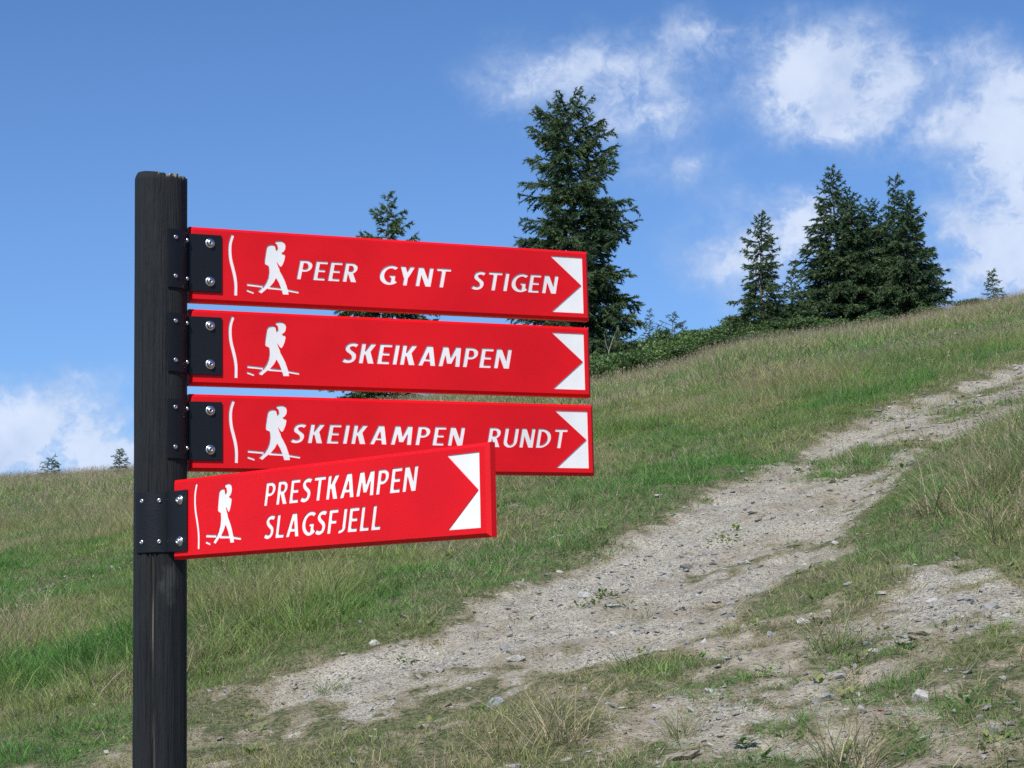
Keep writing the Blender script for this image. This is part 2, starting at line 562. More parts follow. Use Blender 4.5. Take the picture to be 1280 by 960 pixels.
def build_ground():
    th = np.concatenate([np.linspace(-180, -24, 30)[:-1], np.linspace(-24, 24, 310), np.linspace(24, 180, 30)[1:-1]])
    th = np.radians(th)
    rr = np.concatenate([np.geomspace(.35, 4.2, 22)[:-1], np.geomspace(4.2, 72, 460)[:-1], np.geomspace(72, 1500, 34)])
    T, RR = np.meshgrid(th, rr)
    x = np.sin(T) * RR; y = np.cos(T) * RR
    br = bare_n(x, y)
    z = height(x, y, br)
    V = np.stack([x, y, z], -1).reshape(-1, 3)
    nr, nt = x.shape
    i = np.arange(nr - 1)[:, None]; j = np.arange(nt)[None, :]
    j2 = (j + 1) % nt
    q = np.stack([i * nt + j, (i * nt + j2) + 0 * i, (i + 1) * nt + j2, (i + 1) * nt + j], -1).reshape(-1, 4)
    q = q[:, ::-1]
    ctr = len(V)
    V = np.vstack([V, [0, 0, float(height(np.array([0.]), np.array([0.]))[0])]])
    fan = np.stack([np.full(nt, ctr), (np.arange(nt) + 1) % nt, np.arange(nt)], -1)
    wi = (th >= R(-24) - 1e-6) & (th <= R(24) + 1e-6); wr = (rr > 4.19) & (rr < 72.1)
    GRID.update(t0=th[wi][0], dt=th[wi][1] - th[wi][0], l0=math.log(rr[wr][0]), dl=math.log(rr[wr][1] / rr[wr][0]),
                z=z[np.ix_(wr, wi)], b=br[np.ix_(wr, wi)])
    brv = np.append(br.ravel(), 0.0)
    stv = np.append((soft(x, y, TRACK, .3) * .9 + soft(x, y, SCREE, .3) * .8 + soft(x, y, MOUND, .3)).clip(.25, 1).ravel(), .25)
    fc = V[q].mean(1)
    tr = sdist(fc[:, 0], fc[:, 1], TRACK) > 0
    tr |= (sdist(fc[:, 0], fc[:, 1], TRACK) > -.1) & (brv[q].mean(1) > .8)

    def part(name, faces, extra=None):
        used = np.unique(faces)
        mp = np.full(len(V), -1); mp[used] = np.arange(len(used))
        o = mesh_obj(name, V[used], mp[faces], M_EARTH, smooth=True)
        for nm, arr in (('bare', brv), ('stony', stv)):
            a = o.data.attributes.new(nm, 'FLOAT', 'POINT')
            a.data.foreach_set('value', arr[used].astype(np.float32))
        tag(o, kind='structure')
        return o
    hill = part('hillside', q[~tr])
    track = part('gravel_track', q[tr])
    cap = mesh_obj('hillside_patch', V[fan].reshape(-1, 3), np.arange(len(fan) * 3).reshape(-1, 3), M_EARTH, parent=hill)
    return hill, track


hill, track = build_ground()


def lookup(key, x, y):
    """height or bareness of the built ground, read from its own mesh grid"""
    x = np.atleast_1d(np.asarray(x, float)); y = np.atleast_1d(np.asarray(y, float))
    A = GRID[key]
    u = (np.log(np.maximum(np.hypot(x, y), 1e-3)) - GRID['l0']) / GRID['dl']; v = (np.arctan2(x, y) - GRID['t0']) / GRID['dt']
    ok = (u >= 0) & (u < A.shape[0] - 1.001) & (v >= 0) & (v < A.shape[1] - 1.001)
    uu = np.clip(u, 0, A.shape[0] - 1.001); vv = np.clip(v, 0, A.shape[1] - 1.001)
    i = uu.astype(int); j = vv.astype(int); a = uu - i; b = vv - j
    out = (A[i, j] * (1 - b) + A[i, j + 1] * b) * (1 - a) + (A[i + 1, j] * (1 - b) + A[i + 1, j + 1] * b) * a
    if (~ok).any():
        out[~ok] = (height if key == 'z' else bare_n)(x[~ok], y[~ok])
    return out


def gz(x, y):
    return lookup('z', x, y)


def gb(x, y):
    return lookup('b', x, y)


def px_at(px, Y):
    """x of the ground point in distance Y that appears in pixel column px"""
    x = (px - 640) / FPX * Y
    for _ in range(6):
        u, _v = to_px((x, Y, float(gz(x, Y)[0])))
        x += (px - u) / FPX * Y
    return x


def tip_height(x, Y, py):
    z0 = float(gz(x, Y)[0]); lo, hi = 0, 25
    for _ in range(40):
        mid = (lo + hi) / 2
        if to_px((x, Y, z0 + mid))[1] > py: lo = mid
        else: hi = mid
    return lo


# ------------------------------------------------------------------ the signpost
POST = np.array([-.7426, 3.9387])
POST_UP = Vector((-.0033, 0, 1)).normalized()
RP = .055
TOP_Z = .981 + EYE
SIGN_TOP = [.8738 + EYE, .6944 + EYE, .5115 + EYE, .3224 + EYE]
SIGN_ANG = [.4052, .4083, .4002, -.7763]
SL, SH, STH = .9459, .164, .019
gpost = float(gz(POST[0], POST[1])[0])
SCUFF_Z = 1.37
M_POST = mat_post()
M_RED = mat_paint('red_paint', (.74, .0042, .0095), .46, .10, .35)
M_WHITE = mat_paint('white_paint', (.86, .86, .85), .5, .06)
M_BLACK = mat_paint('black_powder_coat', (.009, .010, .013), .42, .25)
M_ZINC = mat_metal('zinc_plated_steel', (.72, .74, .76), .28)
M_SLOT = mat_paint('dark_recess', (.01, .01, .01), .7, 0)

signpost = empty('signpost', (POST[0] - .0033 * (gpost - EYE), POST[1], gpost))
tag(signpost, 'black wooden hiking signpost carrying four red arrow signs beside the track', 'signpost')
signpost.rotation_euler = (0, -.0033, 0)
bpy.context.view_layer.update()


def build_post():
    # local z runs from below the ground to the top
    SCUFF = 0
    nz, na = 150, 128
    hz = TOP_Z - gpost
    zz = np.concatenate([np.linspace(-.45, hz - .03, nz - 8), np.linspace(hz - .03, hz, 9)[1:]])
    a = np.linspace(0, 2 * math.pi, na, endpoint=False)
    Z, A = np.meshgrid(zz, a, indexing='ij')
    # angle 0 looks at the camera, positive turns to the right
    Aw = (A + math.pi) % (2 * math.pi) - math.pi
    rad = RP * (1.0 + .014 * (1 - (Z / hz))) + (fbm(Aw * 2.2, Z * .9, 1.0, 3, 5) - .5) * .0035 + (fbm(Aw * 22, Z * 2.6, 1.0, 3, 8) - .5) * .0011
    raw = np.zeros_like(rad)
    # drying cracks: angle at foot, drift, z range, width, depth, how much pale wood shows
    for (a0, dr, z0, z1, w, dp, pale) in [(-.34, .10, .95, hz - .50, .030, .012, .0), (-.02, -.10, -.2, 1.55, .026, .012, .55),
                                          (.17, .02, .55, .95, .022, .006, .9), (.10, -.04, .05, .62, .022, .008, .25), (-.7, .05, .3, hz - .2, .02, .008, 0),
                                          (.02, .06, 1.25, hz - .62, .022, .008, .5)]:
        c = a0 + dr * (Z - z0) / (z1 - z0) + (fbm(Z * 7, Z * 0 + a0 * 50, 1, 3, 2) - .5) * .09
        fz = sstep(z0, z0 + .15, Z) * (1 - sstep(z1 - .15, z1, Z))
        prof = np.exp(-((Aw - c) / w) ** 2) * fz
        rad = rad - prof * dp
        edge = np.exp(-((Aw - c - w * 1.1) / (w * .9)) ** 2) * fz
        raw = np.maximum(raw, edge * pale * sstep(.35, .7, fbm(Z * 6, Aw * 4, 1, 3, 77)))
    # rounded, splintered top edge, lower on the right
    k = np.clip((Z - (hz - .016)) / .016, 0, 1)
    rad = rad - .006 * k ** 2 * (Aw < .5)
    slope = -.007 * np.sin(Aw) * sstep(hz - .1, hz, Z)
    rag = (fbm(Aw * 14, Aw * 0 + 2, 1, 3, 91) - .5) * .020 * sstep(-.3, .9, Aw) * sstep(hz - .03, hz, Z)
    Zd = Z + slope + rag
    tp = sstep(hz - .0075, hz - .001, Z) * sstep(-.25, .35, Aw) * sstep(.50, .64, fbm(Aw * 11, Z * 40, 1, 3, 15))
    raw = np.maximum(raw, tp)
    X = rad * np.sin(Aw); Y = -rad * np.cos(Aw)
    V = np.stack([X, Y, Zd], -1).reshape(-1, 3)
    i = np.arange(len(zz) - 1)[:, None]; j = np.arange(na)[None, :]; j2 = (j + 1) % na
    q = np.stack([i * na + j, i * na + j2, (i + 1) * na + j2, (i + 1) * na + j], -1).reshape(-1, 4)
    faces = [tuple(f) for f in q]
    top = len(V)
    V = np.vstack([V, [0, 0, hz - .003]])
    b = (len(zz) - 1) * na
    faces += [(b + jj, b + (jj + 1) % na, top) for jj in range(na)]
    o = mesh_obj('post', V, faces, M_POST, parent=signpost, smooth=True)
    at = o.data.attributes.new('grain', 'FLOAT_VECTOR', 'POINT')
    gr = np.zeros((len(V), 3), np.float32)
    gr[:-1, 0] = Aw.ravel() / 6.283; gr[:-1, 1] = Z.ravel(); gr[:-1, 2] = raw.ravel(); gr[-1, 2] = 1
    at.data.foreach_set('vector', gr.ravel())
    o['label'] = 'round post of cracked black tarred wood with a splintered top'
    return o


build_post()

# ---- lettering drawn as strokes (cap height 1)
SW, BW = .183, .150


def para(x0, y0, x1, y1, h):
    return [(x0 - h, y0), (x0 + h, y0), (x1 + h, y1), (x1 - h, y1)]


def box(x0, y0, x1, y1):
    return [(x0, y0), (x1, y0), (x1, y1), (x0, y1)]


def ribbon(cx, cy, rx, ry, a0, a1, wx, wy, n=22):
    out, inn = [], []
    for k in range(n + 1):
        t = math.radians(a0 + (a1 - a0) * k / n)
        out.append((cx + rx * math.cos(t), cy + ry * math.sin(t)))
        inn.append((cx + (rx - wx) * math.cos(t), cy + (ry - wy) * math.sin(t)))
    return out + inn[::-1]


def catmull(P, n=6):
    P = [np.array(p, float) for p in P]
    P = [2 * P[0] - P[1]] + P + [2 * P[-1] - P[-2]]
    out = []
    for i in range(1, len(P) - 2):
        for k in range(n):
            t = k / n
            out.append(.5 * (2 * P[i] + (P[i + 1] - P[i - 1]) * t + (2 * P[i - 1] - 5 * P[i] + 4 * P[i + 1] - P[i + 2]) * t * t +
                             (3 * P[i] - P[i - 1] - 3 * P[i + 1] + P[i + 2]) * t ** 3))
    out.append(P[-2])
    return out


def sweep(P, w, n=6):
    c = catmull(P, n)
    L, Rr = [], []
    for i, p in enumerate(c):
        d = c[min(i + 1, len(c) - 1)] - c[max(i - 1, 0)]
        d = d / np.linalg.norm(d)
        nn = np.array([-d[1], d[0]]) * w / 2
        L.append(tuple(p + nn)); Rr.append(tuple(p - nn))
    return L + Rr[::-1]


def bowl(x0, y0, y1, xr, tail=.0):
    cy = (y0 + y1) / 2; ry = (y1 - y0) / 2; cx = xr - ry * 1.0
    cx = max(cx, x0 + .08)
    return [ribbon(cx, cy, xr - cx, ry, -90, 90, SW * .98, BW), box(x0, y1 - BW, cx + .01, y1), box(x0, y0, cx + .01, y0 + BW)]


GL = {
    'I': (SW, [box(0, 0, SW, 1)]),
    'L': (.48, [box(0, 0, SW, 1), box(0, 0, .48, BW)]),
    'E': (.51, [box(0, 0, SW, 1), box(0, 0, .50, BW), box(0, .43, .46, .43 + BW * .95), box(0, 1 - BW, .51, 1)]),
    'F': (.49, [box(0, 0, SW, 1), box(0, .41, .45, .41 + BW * .95), box(0, 1 - BW, .49, 1)]),
    'T': (.62, [box(0, 1 - BW, .62, 1), box(.31 - SW / 2, 0, .31 + SW / 2, 1)]),
    'P': (.57, [box(0, 0, SW, 1)] + bowl(.05, .40, 1, .57)),
    'R': (.61, [box(0, 0, SW, 1)] + bowl(.05, .43, 1, .56) + [para(.27, .50, .49, 0, .118)]),
    'D': (.68, [box(0, 0, SW, 1)] + bowl(.05, 0, 1, .68)),
    'U': (.66, [box(0, .32, SW, 1), box(.66 - SW, .32, .66, 1), ribbon(.33, .325, .33, .34, 180, 360, SW, BW)]),
    'J': (.36, [box(.17, .22, .17 + SW, 1), ribbon(.06, .225, .30, .24, 250, 362, SW, BW)]),
    'S': (.53, [sweep([(.495, .855), (.40, .905), (.285, .915), (.16, .86), (.115, .74), (.17, .62), (.285, .53), (.39, .43), (.43, .30), (.385, .155), (.265, .085), (.15, .085), (.01, .14)], .183)]),
    'G': (.68, [ribbon(.46, .5, .455, .515, 52, 318, .20, .168, 34), box(.50, .08, .68, .50), box(.42, .38, .60, .50)]),
    'K': (.62, [box(0, 0, SW, 1), para(.22, .44, .49, 1, .122), para(.28, .63, .50, 0, .122)]),
    'A': (.73, [para(.10, 0, .345, 1, .10), para(.63, 0, .40, 1, .106), box(.16, .22, .58, .22 + BW * .9)]),
    'M': (.90, [para(.095, 0, .165, 1, .095), para(.80, 0, .735, 1, .10), para(.20, 1, .45, .14, .10), para(.70, 1, .45, .14, .09)]),
    'N': (.66, [box(0, 0, .182, 1), box(.478, 0, .66, 1), para(.11, 1, .55, 0, .112)]),
    'Y': (.62, [para(.105, 1, .31, .42, .11), para(.515, 1, .31, .42, .11), box(.31 - SW / 2, 0, .31 + SW / 2, .48)]),
}


def word(txt, s0, s1, t0, cap):
    """polygons of a word from s0 to s1 along the board, baseline t0; slanted"""
    sh = .20
    tot = sum(GL[c][0] for c in txt)
    w = (s1 - s0) / cap - sh
    gap = (w - tot) / (len(txt) - 1)
    xs = 1.0
    if gap > .15:
        xs = min(1.28, (w - .15 * (len(txt) - 1)) / tot); gap = (w - tot * xs) / (len(txt) - 1)
    if gap < .10:
        xs = (w - .12 * (len(txt) - 1)) / tot; gap = .12
    x = 0; out = []
    for c in txt:
        wd, polys = GL[c]
        for P in polys:
            out.append([(s0 + (x + px * xs + sh * py) * cap, t0 + py * cap) for px, py in P])
        x += wd * xs + gap
    return out


HIKER = [(0.1888, -0.0217), (0.196, -0.02), (0.2035, -0.0199), (0.2101, -0.0232), (0.2129, -0.0304), (0.2119, -0.0379), (0.2081, -0.0437), (0.2033, -0.0464), (0.2052, -0.0485), (0.2093, -0.0479), (0.2118, -0.0537), (0.2098, -0.0631), (0.206, -0.0726), (0.2027, -0.0774), (0.1992, -0.0766), (0.1927, -0.0674), (0.1960, -0.0771), (0.1985, -0.0822), (0.1997, -0.0877), (0.2049, -0.0967), (0.2104, -0.1074), (0.215, -0.1201), (0.2181, -0.132), (0.2192, -0.1384), (0.2055, -0.1387), (0.2028, -0.1281), (0.1972, -0.1137), (0.1907, -0.103), (0.186, -0.1124), (0.1794, -0.1201), (0.1728, -0.126), (0.1654, -0.1319), (0.1579, -0.1387), (0.149, -0.1349), (0.1533, -0.1297), (0.1617, -0.1229), (0.1683, -0.1133), (0.173, -0.1021), (0.1749, -0.0891), (0.1741, -0.0771), (0.1676, -0.0747), (0.1648, -0.0712), (0.1654, -0.0619), (0.1677, -0.047), (0.1696, -0.0358), (0.1734, -0.031), (0.1809, -0.0292), (0.1880, -0.0301), (0.1897, -0.0355), (0.1907, -0.0408), (0.1946, -0.0362), (0.1934, -0.0289), (0.1894, -0.0263)]
LINES = [[(0.1252, -0.1176), (0.1626, -0.1203), (0.1589, -0.1258), (0.125, -0.1236)], [(0.1747, -0.1222), (0.2047, -0.1240), (0.2056, -0.1296), (0.171, -0.1283)],
         [(0.215, -0.1256), (0.2423, -0.1296), (0.2413, -0.1348), (0.2159, -0.1314)], [(0.1249, -0.1305), (0.1416, -0.1361), (0.1402, -0.1408), (0.1236, -0.1356)]]
WAVE = [(0.0946, -0.0128), (0.089, -0.0315), (0.088, -0.0499), (0.0898, -0.0681), (0.0943, -0.0861), (0.0985, -0.1042), (0.1006, -0.1224), (0.1002, -0.1461)]
ARROW = [(0.8473, -0.0155), (0.930, -0.0155), (0.930, -0.1475), (0.8473, -0.1475), (0.9252, -0.0815)]


def in_poly(pt, P):
    x, y = pt; c = False; n = len(P)
    for i in range(n):
        x0, y0 = P[i]; x1, y1 = P[(i + 1) % n]
        if (y0 > y) != (y1 > y) and x < x0 + (y - y0) * (x1 - x0) / (y1 - y0):
            c = not c
    return c


def build_sign(idx, words, text, desc, s_off=0.0):
    ang = SIGN_ANG[idx]
    W = SIGN_TOP[idx]
    u = Vector((math.cos(ang), math.sin(ang), 0)); n = Vector((u.y, -u.x, 0))
    root_z = W - gpost
    # sign frame: x along the board, y up, z out of the face; origin at the top left of the face
    org = n * .018 + u * (RP * 1.06) + Vector((0, 0, root_z))
    M = Matrix(((u.x, 0, n.x, org.x), (u.y, 0, n.y, org.y), (0, 1, 0, org.z), (0, 0, 0, 1)))
    ch = .0065
    STH = .019 if idx == 3 else .025
    x0, x1, y0, y1 = s_off, SL - (.007 if idx == 3 else 0), -SH, 0.0
    fx0, fx1, fy0, fy1 = x0 + ch, x1 - ch, y0 + ch, y1 - ch
    groups = [('lettering', word(*wd)) for wd in words] + [('hiker_symbol', [HIKER] + LINES), ('wave_line', [sweep(WAVE, .0076, 4)]), ('arrow_head', [[(p[0] - (.0115 if idx == 3 else 0), p[1]) for p in ARROW]])]
    vin, edges, flat = [], [], []
    def loop(P):
        b = len(vin)
        for p in P: vin.append(Vector(p))
        for k in range(len(P)): edges.append((b + k, b + (k + 1) % len(P)))
    loop([(fx0, fy0), (fx1, fy0), (fx1, fy1), (fx0, fy1)])
    for gi, (nm, ps) in enumerate(groups):
        for P in ps:
            loop(P)
            xs = [p[0] for p in P]; ys = [p[1] for p in P]
            flat.append((gi, P, min(xs), max(xs), min(ys), max(ys)))
    vo, eo, fo, _a, _b, _c = delaunay_2d_cdt(vin, edges, [], 0, 1e-6)
    cls = []
    for f in fo:
        c = (vo[f[0]] + vo[f[1]] + vo[f[2]]) / 3
        k = -1
        for gi, P, a, b, cc, d in flat:
            if a <= c.x <= b and cc <= c.y <= d and in_poly((c.x, c.y), P):
                k = gi; break
        cls.append(k)
    DEP = .0018
    # red board: face with the routed figures left open, groove walls, chamfers, sides and back
    V = [(v.x, v.y, 0) for v in vo]; nb = len(V)
    V += [(v.x, v.y, -DEP) for v in vo]
    F = [tuple(f) for f, k in zip(fo, cls) if k < 0]
    owner = {}
    for f, k in zip(fo, cls):
        for a, b in ((f[0], f[1]), (f[1], f[2]), (f[2], f[0])):
            owner[(a, b)] = k
    for (a, b), k in owner.items():
        o2 = owner.get((b, a))
        if k < 0 and o2 is not None and o2 >= 0:
            F.append((b, a, a + nb, b + nb))
    b0 = len(V)
    V += [(x0, y0, -ch), (x1, y0, -ch), (x1, y1, -ch), (x0, y1, -ch), (x0, y0, -STH), (x1, y0, -STH), (x1, y1, -STH), (x0, y1, -STH)]
    fc = []
    for p in ((fx0, fy0), (fx1, fy0), (fx1, fy1), (fx0, fy1)):
        fc.append(min(range(nb), key=lambda k: (vo[k].x - p[0]) ** 2 + (vo[k].y - p[1]) ** 2))
    for k in range(4):
        k2 = (k + 1) % 4
        F.append((fc[k2], fc[k], b0 + k, b0 + k2))
        F.append((b0 + k2, b0 + k, b0 + 4 + k, b0 + 4 + k2))
    F.append((b0 + 4, b0 + 7, b0 + 6, b0 + 5))
    board = mesh_obj('sign_board', V, F, M_RED, parent=signpost)
    board.matrix_local = M
    board['label'] = desc
    bmt = bmesh.new(); bmt.from_mesh(board.data); bmesh.ops.recalc_face_normals(bmt, faces=bmt.faces); bmt.to_mesh(board.data); bmt.free()
    for gi, (nm, ps) in enumerate(groups):
        ff = [f for f, k in zip(fo, cls) if k == gi]
        used = sorted({i for f in ff for i in f}); mp = {o: i for i, o in enumerate(used)}
        o = mesh_obj(nm, [(vo[i].x, vo[i].y, -DEP) for i in used], [tuple(mp[i] for i in f) for f in ff], M_WHITE, parent=board)
        if nm == 'lettering': o['label'] = 'white routed capitals reading ' + words[gi][0]
        if nm == 'hiker_symbol': o['label'] = 'white figure of a walker with a rucksack'
    # bracket of bent black steel
    phi_u = math.pi / 2 + ang                      # where the board points, as an angle around the post
    a_s, a_e = phi_u - 1.54, phi_u - .33
    if idx == 3: a_s, a_e = phi_u - 1.62, phi_u - .28
    prof = []
    rr = RP + .0008
    for k in range(19):
        t = a_s + (a_e - a_s) * k / 18
        prof.append(Vector((rr * math.sin(t), -rr * math.cos(t), 0)))
    leaf0 = n * .0195 + u * (RP * 1.06 - .002)
    leaf1 = n * .0195 + u * (RP * 1.06 + (.069 if idx < 3 else .066))
    prof += [leaf0, leaf1]
    # give the strip thickness by offsetting each profile point
    th = .003
    offs = []
    for k, p in enumerate(prof):
        t = (prof[min(k + 1, len(prof) - 1)] - prof[max(k - 1, 0)]).normalized()
        offs.append(Vector((t.y, -t.x, 0)))
    zt, zb = root_z + (-.017 if idx < 3 else -.023), root_z - (.142 if idx < 3 else .148)
    bm = bmesh.new()
    rows = []
    for p, o in zip(prof, offs):
        q = p + o * th
        rows.append([bm.verts.new((p.x, p.y, zb)), bm.verts.new((q.x, q.y, zb)), bm.verts.new((q.x, q.y, zt)), bm.verts.new((p.x, p.y, zt))])
    for a, b in zip(rows, rows[1:]):
        for k in range(4):
            k2 = (k + 1) % 4
            bm.faces.new((a[k], a[k2], b[k2], b[k]))
    bm.faces.new(rows[0][::-1]); bm.faces.new(rows[-1])
    bmesh.ops.recalc_face_normals(bm, faces=bm.faces)
    br = bm_obj('bracket', bm, M_BLACK, signpost)
    bv = br.modifiers.new('edge', 'BEVEL'); bv.width = .0007; bv.segments = 1; bv.limit_method = 'ANGLE'; bv.angle_limit = R(50)

    def fastener(nm, pos, nrm, r, hgt, washer):
        bm = bmesh.new()
        prof2 = [(r, 0), (r, hgt * .5), (r * .86, hgt * .82), (r * .5, hgt), (r * .34, hgt), (r * .30, hgt * .55)]
        if washer: prof2 = [(r * 1.45, 0), (r * 1.45, .0014), (r * 1.02, .0016)] + [(a, b + .0016) for a, b in prof2]
        ns = 18
        rings = []
        for (a, b) in prof2:
            rings.append([bm.verts.new((a * math.cos(6.2832 * k / ns), a * math.sin(6.2832 * k / ns), b)) for k in range(ns)])
        for A, B in zip(rings, rings[1:]):
            for k in range(ns):
                bm.faces.new((A[k], A[(k + 1) % ns], B[(k + 1) % ns], B[k]))
        cf = bm.faces.new(rings[-1])
        cf.material_index = 1
        o = bm_obj(nm, bm, M_ZINC, br, smooth=True)
        o.data.materials.append(M_SLOT)
        q = nrm.to_track_quat('Z', 'Y')
        o.matrix_local = Matrix.Translation(pos) @ q.to_matrix().to_4x4()
        return o
    zc = [root_z - .036, root_z - .1195] if idx < 3 else [root_z - .043, root_z - .128]
    for z in zc:
        fastener('bolt', u * (RP * 1.06 + .0432) + n * .0225 + Vector((0, 0, z)), n, .0072, .0065, True)
        for t in ((a_s + .30, a_s + .98) if idx < 3 else (a_s + .33, a_s + .98)):
            d = Vector((math.sin(t), -math.cos(t), 0))
            fastener('screw', d * (RP + .0036) + Vector((0, 0, z + .002)), d, .0048, .0034, False)
    return board


build_sign(0, [('PEER', .2366, .3830, -.1030, .0434), ('GYNT', .4245, .6015, -.1040, .0440), ('STIGEN', .6485, .8685, -.1045, .0428)],
           'PEER GYNT STIGEN', 'topmost red sign, reading PEER GYNT STIGEN')
build_sign(1, [('SKEIKAMPEN', .3393, .7475, -.1042, .0452)], 'SKEIKAMPEN', 'second red sign from the top, reading SKEIKAMPEN')
build_sign(2, [('SKEIKAMPEN', .2200, .6265, -.1008, .0422), ('RUNDT', .6770, .8795, -.1020, .0442)], 'SKEIKAMPEN RUNDT', 'third red sign from the top, reading SKEIKAMPEN RUNDT')
build_sign(3, [('PRESTKAMPEN', .3147, .7625, -.0722, .0450), ('SLAGSFJELL', .3141, .6650, -.1365, .0448)], 'PRESTKAMPEN SLAGSFJELL',
           'lowest red sign, swung towards the viewer, reading PRESTKAMPEN SLAGSFJELL', .011)

# ------------------------------------------------------------------ spruces
M_NEED = mat_needles()
M_BARK = mat_bark()
M_DEAD = mat_bark('grey_dead_wood', (.16, .15, .14), (.30, .28, .26))


def tube(path, radii, n=6, b0=0):
    P = np.array(path, float); k = len(P)
    V = []; F = []
    for i in range(k):
        d = P[min(i + 1, k - 1)] - P[max(i - 1, 0)]
        d = d / (np.linalg.norm(d) + 1e-9)
        a = np.cross(d, [0.3, .9, .1]); a /= np.linalg.norm(a) + 1e-9
        b = np.cross(d, a)
        for j in range(n):
            t = 6.28318 * j / n
            V.append(P[i] + (a * math.cos(t) + b * math.sin(t)) * radii[i])
    for i in range(k - 1):
        for j in range(n):
            j2 = (j + 1) % n
            F.append((b0 + i * n + j, b0 + i * n + j2, b0 + (i + 1) * n + j2, b0 + (i + 1) * n + j))
    return V, F


def spruce_mesh(seed, H, prof, nbr, droop=.25, ragged=.25, dens=1.0, tuft=.075, bot=.03, skip=0.0, extra=(), light=.45):
    """needle mesh and wood mesh of one spruce; prof(f) is the crown radius at the fraction f below the tip"""
    r = np.random.default_rng(seed)
    wv, wf = [], []
    lean = r.normal(0, .012, 2)
    def axis(z): return np.array([lean[0] * z + .04 * math.sin(z * 1.3 + seed), lean[1] * z + .04 * math.cos(z * 1.1 + seed), z])
    zz = np.linspace(-.15, H * .985, 16)
    v, f = tube([axis(z) for z in zz], [max(.006, .0135 * H * (1 - z / (H * 1.02)) ** .9) for z in zz], 8)
    wv += v; wf += f
    TP, TM, TE, TT, TN, TF = [], [], [], [], [], []        # twigs: foot, middle, tip, tone, needles per metre, needle length

    def twigs(p, m_, e, tone, per_m, tf):
        k = len(p)
        TP.append(p); TM.append(m_); TE.append(e); TT.append(np.broadcast_to(tone, k)); TN.append(np.full(k, per_m)); TF.append(np.full(k, tf))

    n = 7
    ss = np.linspace(0, 1, n)
    for k in range(nbr + len(extra)):
        fz = (k + r.uniform(0, 1)) / nbr
        f = .015 + min(fz, 1) ** .82 * (1 - bot - .015)          # fraction below the tip
        if k >= nbr: f = extra[k - nbr][0]
        z = H * (1 - f)
        if r.uniform() < skip * (f > .15): continue
        az = k * 2.39996 + r.normal(0, .35)
        L = max(.06, prof(f) * r.uniform(1 - ragged, 1 + ragged * .55))
        if k >= nbr: az, L = extra[k - nbr][1:]
        el = np.interp(f, [0, .08, .25, .6, 1], [1.15, .75, .35, .05, -.12]) + r.normal(0, .17)
        h = np.array([math.cos(az), math.sin(az), 0])
        o = axis(z)
        dz = math.sin(el) * ss - droop * (ss ** 1.5) * (f > .1) * min(1, f * 2.4) + droop * 1.5 * np.maximum(0, ss - .6) ** 1.6
        path = o + h * (L * ss * math.cos(el * .6))[:, None] + np.array([0, 0, 1.0]) * (L * dz)[:, None]
        bv, bf = tube(path, [max(.004, .013 * L * (1 - .85 * i / (n - 1))) for i in range(n)], 4, len(wv))
        wv += bv; wf += bf
        tone = np.clip(r.normal(light, .16), .04, .9)
        q0 = 1 if L > .35 else 0
        twigs(path[q0:-1], (path[q0:-1] + path[q0 + 1:]) / 2, path[q0 + 1:], tone, 105 * dens, tuft * 1.05)
        side = np.cross(h, [0, 0, 1])
        nt = max(3, int(L * 15 * dens ** .5))
        s = r.uniform(.14, .97, nt)
        p = np.stack([np.interp(s, ss, path[:, c]) for c in range(3)], -1)
        tl = np.clip(L * (.40 * (1 - s) + .10) * r.uniform(.65, 1.25, nt), .08, .62)[:, None]
        sg = np.where(np.arange(nt) % 2, 1, -1)
        dv = h * r.uniform(.5, .9, nt)[:, None] + side * (sg * r.uniform(.45, .95, nt))[:, None] + np.array([0, 0, 1.0]) * r.uniform(-.62, .30, nt)[:, None]
        dv /= np.linalg.norm(dv, axis=1)[:, None]
        zz_ = np.array([0, 0, 1.0])
        twigs(p, p + dv * tl * .55 - zz_ * tl * .05, p + dv * tl - zz_ * tl * .22, tone + .10 * (s - .5), 105 * dens, tuft * 1.05)
    P0 = np.vstack(TP); P1 = np.vstack(TM); P2 = np.vstack(TE); tone = np.concatenate(TT); per = np.concatenate(TN); tf = np.concatenate(TF)
    d = P2 - P0; Ls = np.linalg.norm(d, axis=1); d = d / (Ls[:, None] + 1e-9)
    cnt = np.maximum(3, (Ls * per).astype(int))
    ow = np.repeat(np.arange(len(cnt)), cnt); N = len(ow)
    t = r.uniform(0, 1, N)[:, None]
    pos = np.where(t < .5, P0[ow] + (P1 - P0)[ow] * t * 2, P1[ow] + (P2 - P1)[ow] * (t * 2 - 1))
    a = np.cross(d, [0, 0, 1.0]); a /= np.linalg.norm(a, axis=1)[:, None] + 1e-9; b = np.cross(a, d)
    ph = r.uniform(0, 6.283, N)[:, None]
    dr = (a[ow] * np.cos(ph) + b[ow] * np.sin(ph) * .75) * .75 + d[ow] * .75 + r.normal(0, .15, (N, 3))
    dr /= np.linalg.norm(dr, axis=1)[:, None]
    ln = (tf[ow] * r.uniform(.6, 1.25, N))[:, None]
    sd = np.cross(dr, r.normal(0, 1, (N, 3))); sd /= np.linalg.norm(sd, axis=1)[:, None] + 1e-9
    w = ln * .155
    p0 = pos - dr * ln * .15
    V = np.stack([p0 + sd * w, p0 - sd * w, pos + dr * ln], 1).reshape(-1, 3)
    c = np.repeat(np.clip(r.normal(tone[ow], .2), 0, 1), 3)
    return V, np.arange(len(V)).reshape(-1, 3), c, wv, wf


